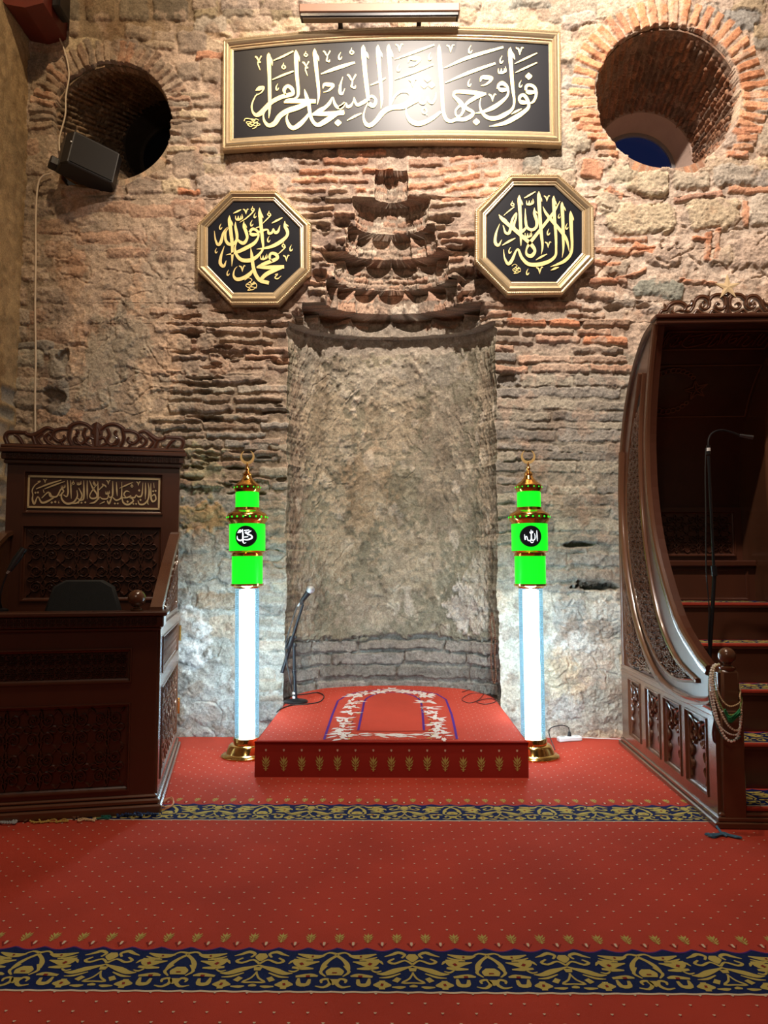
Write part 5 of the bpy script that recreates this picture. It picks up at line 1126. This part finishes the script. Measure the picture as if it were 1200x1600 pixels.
for x0 in (.0, WM-.12):
    m = MB(); m.box((x0, -.03, .0), (x0+.12, .045, .62), 0, .006); m.box((x0+.012, -.024, .6), (x0+.108, .06, .835), 0, .012)
    m.lathe([(.036, .83), (.044, .84), (.044, .85), (.02, .862), (.022, .87)], (x0+.06, .018, 0), 18); m.ball((x0+.06, .018, .91), .047, 24); m.build('newel_post', WS, mi_, True)
# ------------------------------------------------------------------ minaret lamps beside the platform
M['tube'] = emit_lattice('white_lattice_tube', (.72, .90, 1.0), (.02, .10, .16), 6.5, 75, (.5, .6, .65))
M['green'] = emit_lattice('green_lattice_drum', (.001, .95, .004), (.02, .45, .03), 1.25, 90, (.0, .3, .02))
M['glow'] = bpy.data.materials.new('white_sign_glow'); M['glow'].use_nodes = True
b = M['glow'].node_tree.nodes['Principled BSDF']; b.inputs['Emission Color'].default_value = (.8, .93, 1, 1); b.inputs['Emission Strength'].default_value = 1.6
M['brass_matt'] = mat('satin_brass', (.72, .50, .20), .38, .35, .08, 20); DL = 5.6; zy = lambda y: at(612, y, DL).z
ALLAH = [(0, 0, 1, [".62,-.62,.05 .64,0,.16 .66,.55,.06", "-.02,-.7,.05 .0,-.2,.16 .02,.35,.18 .22,.45,.16 .42,.2,.14 .36,-.3,.05", ".0,.2,.14 -.12,.48,.16 -.38,.42,.14 -.48,.05,.12 -.62,.12,.14 -.66,.4,.12 -.72,-.1,.08 -.7,-.2,.04", "-.12,.6,.06 .05,.72,.12 .25,.6,.06"], "W 0 -.45 .3")]
MUH = [(-3.130, -8.783, 115, ["325,922,10 330,1000,26 330,1070,24 345,1097,16 372,1090,6", "432,942,14 400,962,24 388,985,24 430,1000,26 442,1030,26 400,1052,26 345,1052,20 332,1045,8", "345,938,16 408,934,20", "255,1005,6 258,1040,20 290,1062,28 328,1050,20", "262,968,14 290,935,26 312,945,20 285,966,12", "345,1022,16 395,1016,14"], "D 370 966 30")]
def lamp(px, label, disc, lean, disc_px):
    r = empty('minaret_lamp', at(px, 1165, DL)*1.0, 0, label, 'lamp', 'minaret lamps'); X = r.location.x; r.location.z = 0
    Z = zy
    def part(name, prof, mt, sm=True, seg=36, studs=None):
        m = MB(); m.lathe(prof, (0, 0, 0), seg, 0, None, name != 'white_sleeve')
        if studs:
            for k in range(studs[0]): a = 2*PI*k/studs[0]; m.ball((studs[1]*math.cos(a), studs[1]*math.sin(a), studs[2]), studs[3], 8, 1)
        return m.build(name, [mt, M['green']] if studs else mt, r, sm)
    part('flared_base', [(.0, .0), (.188, .0), (.19, .008), (.186, .016), (.155, .03), (.135, .075), (.128, .085), (.118, .09), (.1, .092), (.1, .13), (.096, .135), (0, .136)], M['brass'])
    part('white_sleeve', [(.089, .13), (.089, Z(918))], M['sleeve'])
    part('light_core', [(0, .132), (.058, .14), (.058, Z(922)), (0, Z(920))], M['core'])
    part('lower_collar', [(0, Z(919)), (.092, Z(919)), (.1, Z(917)), (.122, Z(915)), (.124, Z(912)), (.0, Z(911))], M['brass'])
    part('green_drum', [(0, Z(912)), (.115, Z(912)), (.115, Z(869)), (0, Z(869))], M['green'])
    part('middle_collar', [(0, Z(869.5)), (.118, Z(869)), (.122, Z(867)), (.112, Z(865)), (.13, Z(863)), (.139, Z(861)), (0, Z(860.5))], M['brass'])
    part('green_drum', [(0, Z(861)), (.135, Z(861)), (.135, Z(819)), (0, Z(819))], M['green'])
    rb = part('balcony_ring', [(0, Z(819)), (.132, Z(819)), (.136, Z(817)), (.149, Z(814)), (.153, Z(811)), (.153, Z(806)), (.145, Z(803)), (.12, Z(800)), (.098, Z(797)), (.094, Z(793)), (0, Z(793))], M['brass'], studs=(20, .151, Z(808.5), .008))
    part('green_drum', [(0, Z(793)), (.089, Z(793)), (.089, Z(770)), (0, Z(770))], M['green'])
    cp = part('dome_cap', [(0, Z(770)), (.09, Z(769)), (.1, Z(765)), (.1, Z(759)), (.085, Z(756)), (.06, Z(752)), (.038, Z(747)), (.03, Z(743)), (.036, Z(741)), (.024, Z(738)), (.012, Z(735)), (.018, Z(732)), (.01, Z(729)), (.006, Z(724)), (.005, Z(722)), (0, Z(721.9))], M['brass'], studs=(14, .099, Z(762), .006))
    m = MB(); c0 = Z(714); R, r2, off = .055, .045, .018; n = 22; rings = []
    for k in range(n+1):
        a = math.radians(118+k*(304)/n); wv = .003+.019*math.sin(PI*k/n)**.9
        c = (math.cos(a), math.sin(a)); rings.append([(R*c[0]-wv*c[0]*d, e, c0+R*c[1]-wv*c[1]*d) for d, e in ((0, -.004), (1, -.004), (1, .004), (0, .004))])
    m.loft(rings, True, 0, True); m.build('crescent_finial', M['brass_matt'], cp)
    dx, dy = (disc_px-px)*DL/FOC, Z(839); m = MB(); s = 32; Rd = .079
    m.loft([[(dx+Rd*q*math.cos(2*PI*k/s), yy+(.018*((q*math.cos(2*PI*k/s))**2)), dy+Rd*q*math.sin(2*PI*k/s)) for k in range(s)] for q, yy in ((1, -.10), (1, -.142), (.97, -.146), (.6, -.146), (.01, -.146))])
    d = m.build('name_disc', M['black'], r, True)
    disc = [(a, b, c, [' '.join('%g,%g,%g' % (p[0], p[1], p[2]*.62) for p in parse(t)) for t in d_], e) for a, b, c, d_, e in disc]; m = script_mesh(disc, lambda x, y: Vector((dx+x*Rd*.86, -.148+.018*x*x*.8, dy-y*Rd*.86)), Vector((0, -1, 0)), .004); m.build('glowing_name', M['glow'], d)
    r.rotation_euler = (0, lean, 0); return r
lamp(386, 'tall glowing minaret lamp with green drums, left of the platform beside the pulpit chair', MUH, -.012, 389)
lamp(833.5, 'tall glowing minaret lamp with green drums, right of the platform beside the power strip', ALLAH, -.004, 830.5)
# ------------------------------------------------------------------ microphone stand on the platform
c0 = rug_pt(462, 1097); ms = empty('microphone_stand', c0, 0, 'black microphone stand with an angled boom, on the left of the red platform', 'microphone stand')
L_ = lambda px, py, D=c0.y: at(px, py, D)-c0
kx_ = 100/727*1.0; q = lambda a, b, D=c0.y: L_(420+a*kx_, 900+b*kx_, D)
m = MB(); m.lathe([(0, 0), (.098, 0), (.1, .006), (.092, .014), (.03, .024), (.02, .03), (0, .031)], (0, 0, .001), 32); m.build('round_base', M['metal_black'], ms, True)
m = MB(); m.tube([(0, 0, .02), q(290, 1090)], .0145, 14); m.tube([q(290, 1090), q(287, 790)], .013, 12); m.tube([q(288, 1100), q(289, 1070)], .019, 14); m.build('upright_pole', M['metal_black'], ms, True)
for y in (1330, 1376): m = MB(); p = q(291, y); m.tube([p-Vector((0, 0, .008)), p+Vector((0, 0, .008))], .016, 14); m.build('pole_sticker', M['white_plastic'], ms, True)
m = MB(); m.tube([q(150, 1100), q(230, 850), q(300, 600), q(390, 320)], [.016, .014, .012, .011], 10); m.build('boom_arm', M['metal_black'], ms, True)
m = MB(); m.tube([q(215, 830), q(270, 690)], .024, 12); m.ball(q(295, 785), .02, 12); m.tube([q(285, 830), q(295, 760)], .014, 10); m.ball(q(305, 695), .012, 10); m.build('boom_clutch', M['plastic'], ms, True)
m = MB(); m.tube([q(365, 300), q(400, 250), q(450, 185)], [.017, .02, .025], 16); m.tube([q(355, 300), q(395, 300)], .02, 10); mb_ = m.build('microphone_body', M['plastic'], ms, True)
m = MB(); p = q(472, 155); m.ball(p, .036, 20); m.tube([q(452, 182), q(460, 170)], .030, 16); m.build('microphone_grille', M['chrome'], mb_, True)
m = MB(); m.tube([q(355, 310), q(330, 345)], .009, 10); m.build('cable_plug', M['chrome'], mb_, True)
def pl(px, py, k=.004): p = rug_pt(px, py); return Vector((p.x, p.y, p.z+k))
cable('microphone_cable', [at(464, 948, c0.y-.02), at(455, 975, c0.y-.03), at(446, 1010, c0.y-.05), at(449, 1040, c0.y-.04), at(455, 1070, c0.y-.03), pl(459, 1090, .03), pl(475, 1086, .006), pl(495, 1083, .005), pl(506, 1088, .005), pl(500, 1097, .005), pl(480, 1101, .005), pl(455, 1103, .005), pl(440, 1108, .005), pl(432, 1114, .005)], .0045, M['plastic'], 'thin black cable running from the boom microphone across the red platform')
M['dark_cable'] = mat('dark_red_cable', (.07, .012, .01), .5)
cable('loose_wire', [pl(x, y) for x, y in ((722, 1082), (740, 1077), (756, 1082), (748, 1094), (733, 1099), (722, 1093), (738, 1084), (762, 1086), (775, 1096), (758, 1101), (745, 1097), (765, 1092), (782, 1098))], .003, M['dark_cable'], 'tangle of thin dark wire lying on the back right of the red platform')
# power strip behind the right lamp
p = onz(885, 1157); ps = empty('power_strip', (p.x+.02, p.y-.02, 0), math.radians(14), 'white power strip lying on the carpet beside the right lamp', 'power strip')
m = MB(); m.box((-.10, -.03, 0), (.10, .03, .038), 0, .008); m.build('strip_body', M['white_plastic'], ps)
for x in (-.06, 0.0, .06): m = MB(); m.lathe([(.02, .0), (.02, .002), (.014, .0025), (.013, .0005)], (x, 0, .0382), 16); m.build('socket', mat('socket_grey', (.45, .45, .44), .5) if 'sg' not in M else M['sg'], ps); M['sg'] = bpy.data.objects['socket'].data.materials[0]
pw = ps.location; cable('lamp_power_cable', [(pw.x, pw.y, .07), (pw.x-.01, pw.y, .11), (pw.x-.08, pw.y-.03, .13), (pw.x-.18, pw.y-.08, .10), (1.22, 5.66, .03)], .004, M['plastic'], 'short black lead arching from the power strip to the right lamp')
t = MB(); t.tube([(pw.x, pw.y, .04), (pw.x, pw.y, .075)], [.016, .01], 10); o = t.build('power_plug', M['plastic'], None, True); tag(o, 'small black plug pushed into the white power strip', 'plug')
cable('supply_cable', [(pw.x+.09, pw.y+.03, .02), (pw.x+.2, pw.y+.06, .01), (pw.x+.32, pw.y+.05, .008), (pw.x+.47, pw.y+.03, .008)], .004, M['white_plastic'], 'white supply lead running from the power strip towards the stair pulpit')
# ------------------------------------------------------------------ microphone stand on the pulpit steps
b0 = mw(.13, .55, .365); g2 = empty('microphone_stand', b0, 0, 'slim black microphone stand with a gooseneck, on the stair pulpit steps', 'microphone stand')
Dm = b0.y; L2 = lambda px, py, D=Dm: at(px, py, D)-b0
m = MB(); m.lathe([(0, .0), (.07, 0), (.07, .008), (.02, .02), (0, .02)], (0, 0, .001), 24); m.build('round_base', M['metal_black'], g2, True)
m = MB(); m.tube([(0, 0, .01), L2(1116.6, 893)], .012, 12); m.tube([L2(1116.5, 900), L2(1115, 884)], .018, 12); m.tube([L2(1115.5, 890), L2(1107, 712)], .0085, 12); m.build('upright_pole', M['metal_black'], g2, True)
m = MB(); m.tube([L2(1107, 710), L2(1106.5, 696)], .012, 12); m.build('pole_clamp', M['metal_black'], g2, True)
m = MB(); m.tube([L2(1106.8, 705), L2(1106.6, 700)], .0135, 12); m.build('pole_sticker', M['white_plastic'], g2, True)
m = MB(); m.tube(smooth([tuple(L2(*p)) for p in ((1106.5, 697), (1107.5, 685), (1114, 676), (1127, 672), (1142, 675), (1156, 680))], 5), .006, 8); m.build('gooseneck', M['metal_black'], g2, True)
m = MB(); m.tube([L2(1156, 680), L2(1166, 682), L2(1176, 683.5)], [.009, .011, .014], 12); m.build('microphone_head', mat('dark_chrome', (.12, .12, .13), .3, .8), g2, True)
cable('microphone_cable', [at(x, y, Dm-.02) for x, y in ((1103, 700), (1102, 740), (1103, 800), (1103, 850), (1104, 900), (1108, 950), (1107, 1000), (1111, 1040))], .004, M['plastic'], 'black cable hanging beside the slim microphone stand on the stair pulpit')
# ------------------------------------------------------------------ prayer beads
def beads(pts, r, mt, label, step=2.05, group=None, tassel=None):
    q = [Vector(p) for p in smooth([tuple(p) for p in pts], 8)]; m = MB(); acc = 0; last = q[0]; m.ball(last, r, 8)
    for a, b in zip(q, q[1:]):
        L = (b-a).length; t = 0
        while acc+(L-t) >= r*step:
            t += r*step-acc; acc = 0; m.ball(a.lerp(b, min(1, t/L)), r, 8)
        acc += L-t
    m.tube(q, r*.3, 4)
    o = m.build('prayer_beads', mt, None, True); return tag(o, label, 'prayer beads', group)
BD = {k: mat('bead_'+k, c, .35, 0, .15, 60) for k, c in dict(white=(.82, .79, .72), cream=(.72, .62, .46), tan=(.58, .42, .24), green=(.02, .22, .07), teal=(.01, .10, .08), lime=(.22, .33, .08), brown=(.10, .04, .02), navy=(.012, .03, .10), orange=(.55, .20, .06), yellow=(.42, .28, .06), grey=(.30, .32, .33), aqua=(.02, .35, .28), blue=(.05, .14, .24)).items()}
def hang(pp, D0=4.03):
    out = []
    for i, (x, y) in enumerate(pp):
        D = D0 if i > 1 else D0+.02
        out.append(at(1080+x/5, 1000+y/5, D))
    back = at(1080+pp[-1][0]/5-.5, 1000+pp[-1][1]/5-14, 4.17); out.append(back); out.append(at(1138, 1040, 4.18)); return out
loops = [([(215, 190), (175, 200), (152, 270), (165, 420), (195, 580), (240, 720), (300, 790), (355, 770), (382, 690), (386, 600)], .0078, 'white', 'string of larger white prayer beads, longest loop on the newel knob'),
         ([(218, 192), (182, 215), (168, 300), (185, 430), (230, 560), (285, 660), (340, 705), (378, 690), (392, 620), (390, 520)], .0064, 'cream', 'string of cream prayer beads, middle loop on the newel knob'),
         ([(220, 190), (190, 220), (195, 330), (230, 450), (290, 515), (345, 510), (385, 480), (380, 440)], .0048, 'tan', 'string of small tan prayer beads, shortest loop on the newel knob'),
         ([(216, 188), (178, 230), (182, 350), (215, 480), (270, 570), (320, 585), (372, 560), (388, 500)], .005, 'lime', 'string of pale green prayer beads hanging on the newel knob'),
         ([(212, 192), (160, 230), (140, 360), (160, 500), (200, 640), (260, 710), (320, 740), (368, 730), (384, 660)], .005, 'white', 'string of small white prayer beads, second longest loop on the newel knob'),
         ([(208, 195), (150, 240), (135, 350), (142, 460), (175, 600), (225, 720), (270, 775), (330, 780), (378, 760)], .0045, 'teal', 'string of dark teal prayer beads, outermost on the newel knob')]
for pts, r, c, lab in loops: beads(hang(pts, 4.02-.004*len(lab) % .02), r, BD[c], lab, 2.05, None)
m = MB(); rr = random.Random(3)
for k in range(16):
    a = rr.uniform(-1, 1); pts = [at(1080+x/5, 1000+y/5, 4.0+rr.uniform(-.01, .01)) for x, y in ((265+a*10, 560+rr.uniform(-20, 20)), (300+rr.uniform(-15, 15), 620+a*26), (345, 590+a*24), (385+rr.uniform(-8, 8), 555+a*30))]
    m.tube(smooth([tuple(p) for p in pts], 4), .0035, 5)
o = m.build('green_tassel', mat('green_thread', (.01, .20, .07), .8), None, True); tag(o, 'knotted bright green thread tassel among the beads on the newel knob', 'tassel')
m = MB()
for k in range(9):
    a = rr.uniform(-5, 5); m.tube(smooth([tuple(at(1080+x/5, 1000+y/5, 4.05)) for x, y in ((185+a, 590), (178+a*2, 660), (172+a*3, 720), (180+a*3, 800+a*4))], 4), .0028, 5)
o = m.build('dark_tassel', M['dark_cable'], None, True); tag(o, 'dark brown thread tassel hanging at the corner of the stair pulpit', 'tassel')
def pile(x0, x1, y0, y1, n, r, c, lab, seed, h=.01, group=None):
    rr = random.Random(seed); pts = []
    for k in range(n):
        t = k/(n-1); x = x0+(x1-x0)*(.5+.5*math.sin(t*PI*rr.choice((2.3, 2.7))*1.0+rr.uniform(-.4, .4))) if n > 6 else x0+(x1-x0)*t
        y = rr.uniform(y0, y1); p = onz(x, y, 0); pts.append(Vector((p.x, p.y, r+rr.uniform(0, h))))
    return beads(pts, r, BD[c], lab, 2.0, group)
FL = [(0, 26, 1281, 1287, 'grey', .007, 'string of grey beads on the floor at the left edge of the photo'), (24, 44, 1277, 1284, 'brown', .006, 'string of brown beads on the floor by the grey beads at the left edge'),
      (42, 76, 1279, 1287, 'yellow', .005, 'string of mustard yellow beads on the floor by the pulpit chair plinth'), (74, 106, 1279, 1284, 'yellow', .0045, 'string of small yellow beads on the floor, right of the mustard ones'),
      (104, 122, 1270, 1280, 'brown', .006, 'small heap of dark brown beads against the pulpit chair plinth'), (122, 150, 1277, 1283, 'tan', .005, 'string of tan beads between the brown heap and the turquoise beads'),
      (138, 148, 1269, 1273, 'aqua', .006, 'tiny clump of turquoise beads by the pulpit chair plinth'), (152, 172, 1271, 1279, 'teal', .005, 'string of dark green beads right of the turquoise clump'),
      (183, 222, 1267, 1277, 'navy', .0075, 'large coil of navy blue beads at the pulpit chair corner'), (222, 246, 1269, 1274, 'navy', .005, 'short string of small navy beads at the very corner of the plinth')]
for k, (x0, x1, y0, y1, c, r, lab) in enumerate(FL): pile(x0, x1, y0+3, y1+3, 16 if c == 'navy' and x0 < 200 else 11, r, c, lab, 60+k, .012 if c == 'navy' else .006)
pts = [onz(x, y) for x, y in ((246, 1270), (252, 1258), (262, 1251), (271, 1254), (268, 1262), (258, 1268), (249, 1266), (256, 1256), (268, 1250), (270, 1258), (260, 1264), (250, 1262))]
beads([Vector((p.x, p.y, .007+.004*(i % 3))) for i, p in enumerate(pts)], .0055, BD['orange'], 'looped string of orange beads on the carpet by the pulpit chair corner')
m = MB()
for k in range(22):
    a, b = rr.uniform(-1, 1), rr.uniform(-1, 1); m.tube(smooth([tuple(onz(x, y)+Vector((0, 0, .004+.008*rr.random()))) for x, y in ((1104+a*4, 1306+b*3), (1116, 1308+a*3), (1130, 1305+b*2.5), (1142+a*4, 1308+a*2), (1156+b*4, 1311+a))], 4), .0025, 5)
m.tube([onz(1120, 1300)+Vector((0, 0, .03)), onz(1128, 1306)+Vector((0, 0, .012)), onz(1136, 1309)+Vector((0, 0, .006))], .006, 6)
o = m.build('blue_tassel', mat('blue_thread', (.04, .12, .2), .8), None, True); tag(o, 'pale blue thread tassel on the carpet at the foot of the stair pulpit', 'tassel')
pts = [at(x, y, YW-.035) for x, y in ((768, 958), (766, 975), (768, 1000), (767, 1030), (769, 1055), (772, 1068), (775, 1055), (773, 1030), (774, 1000), (772, 975), (769, 958))]
beads(pts, .0075, BD['brown'], 'long string of dark brown beads hanging at the right edge of the niche', 2.0)
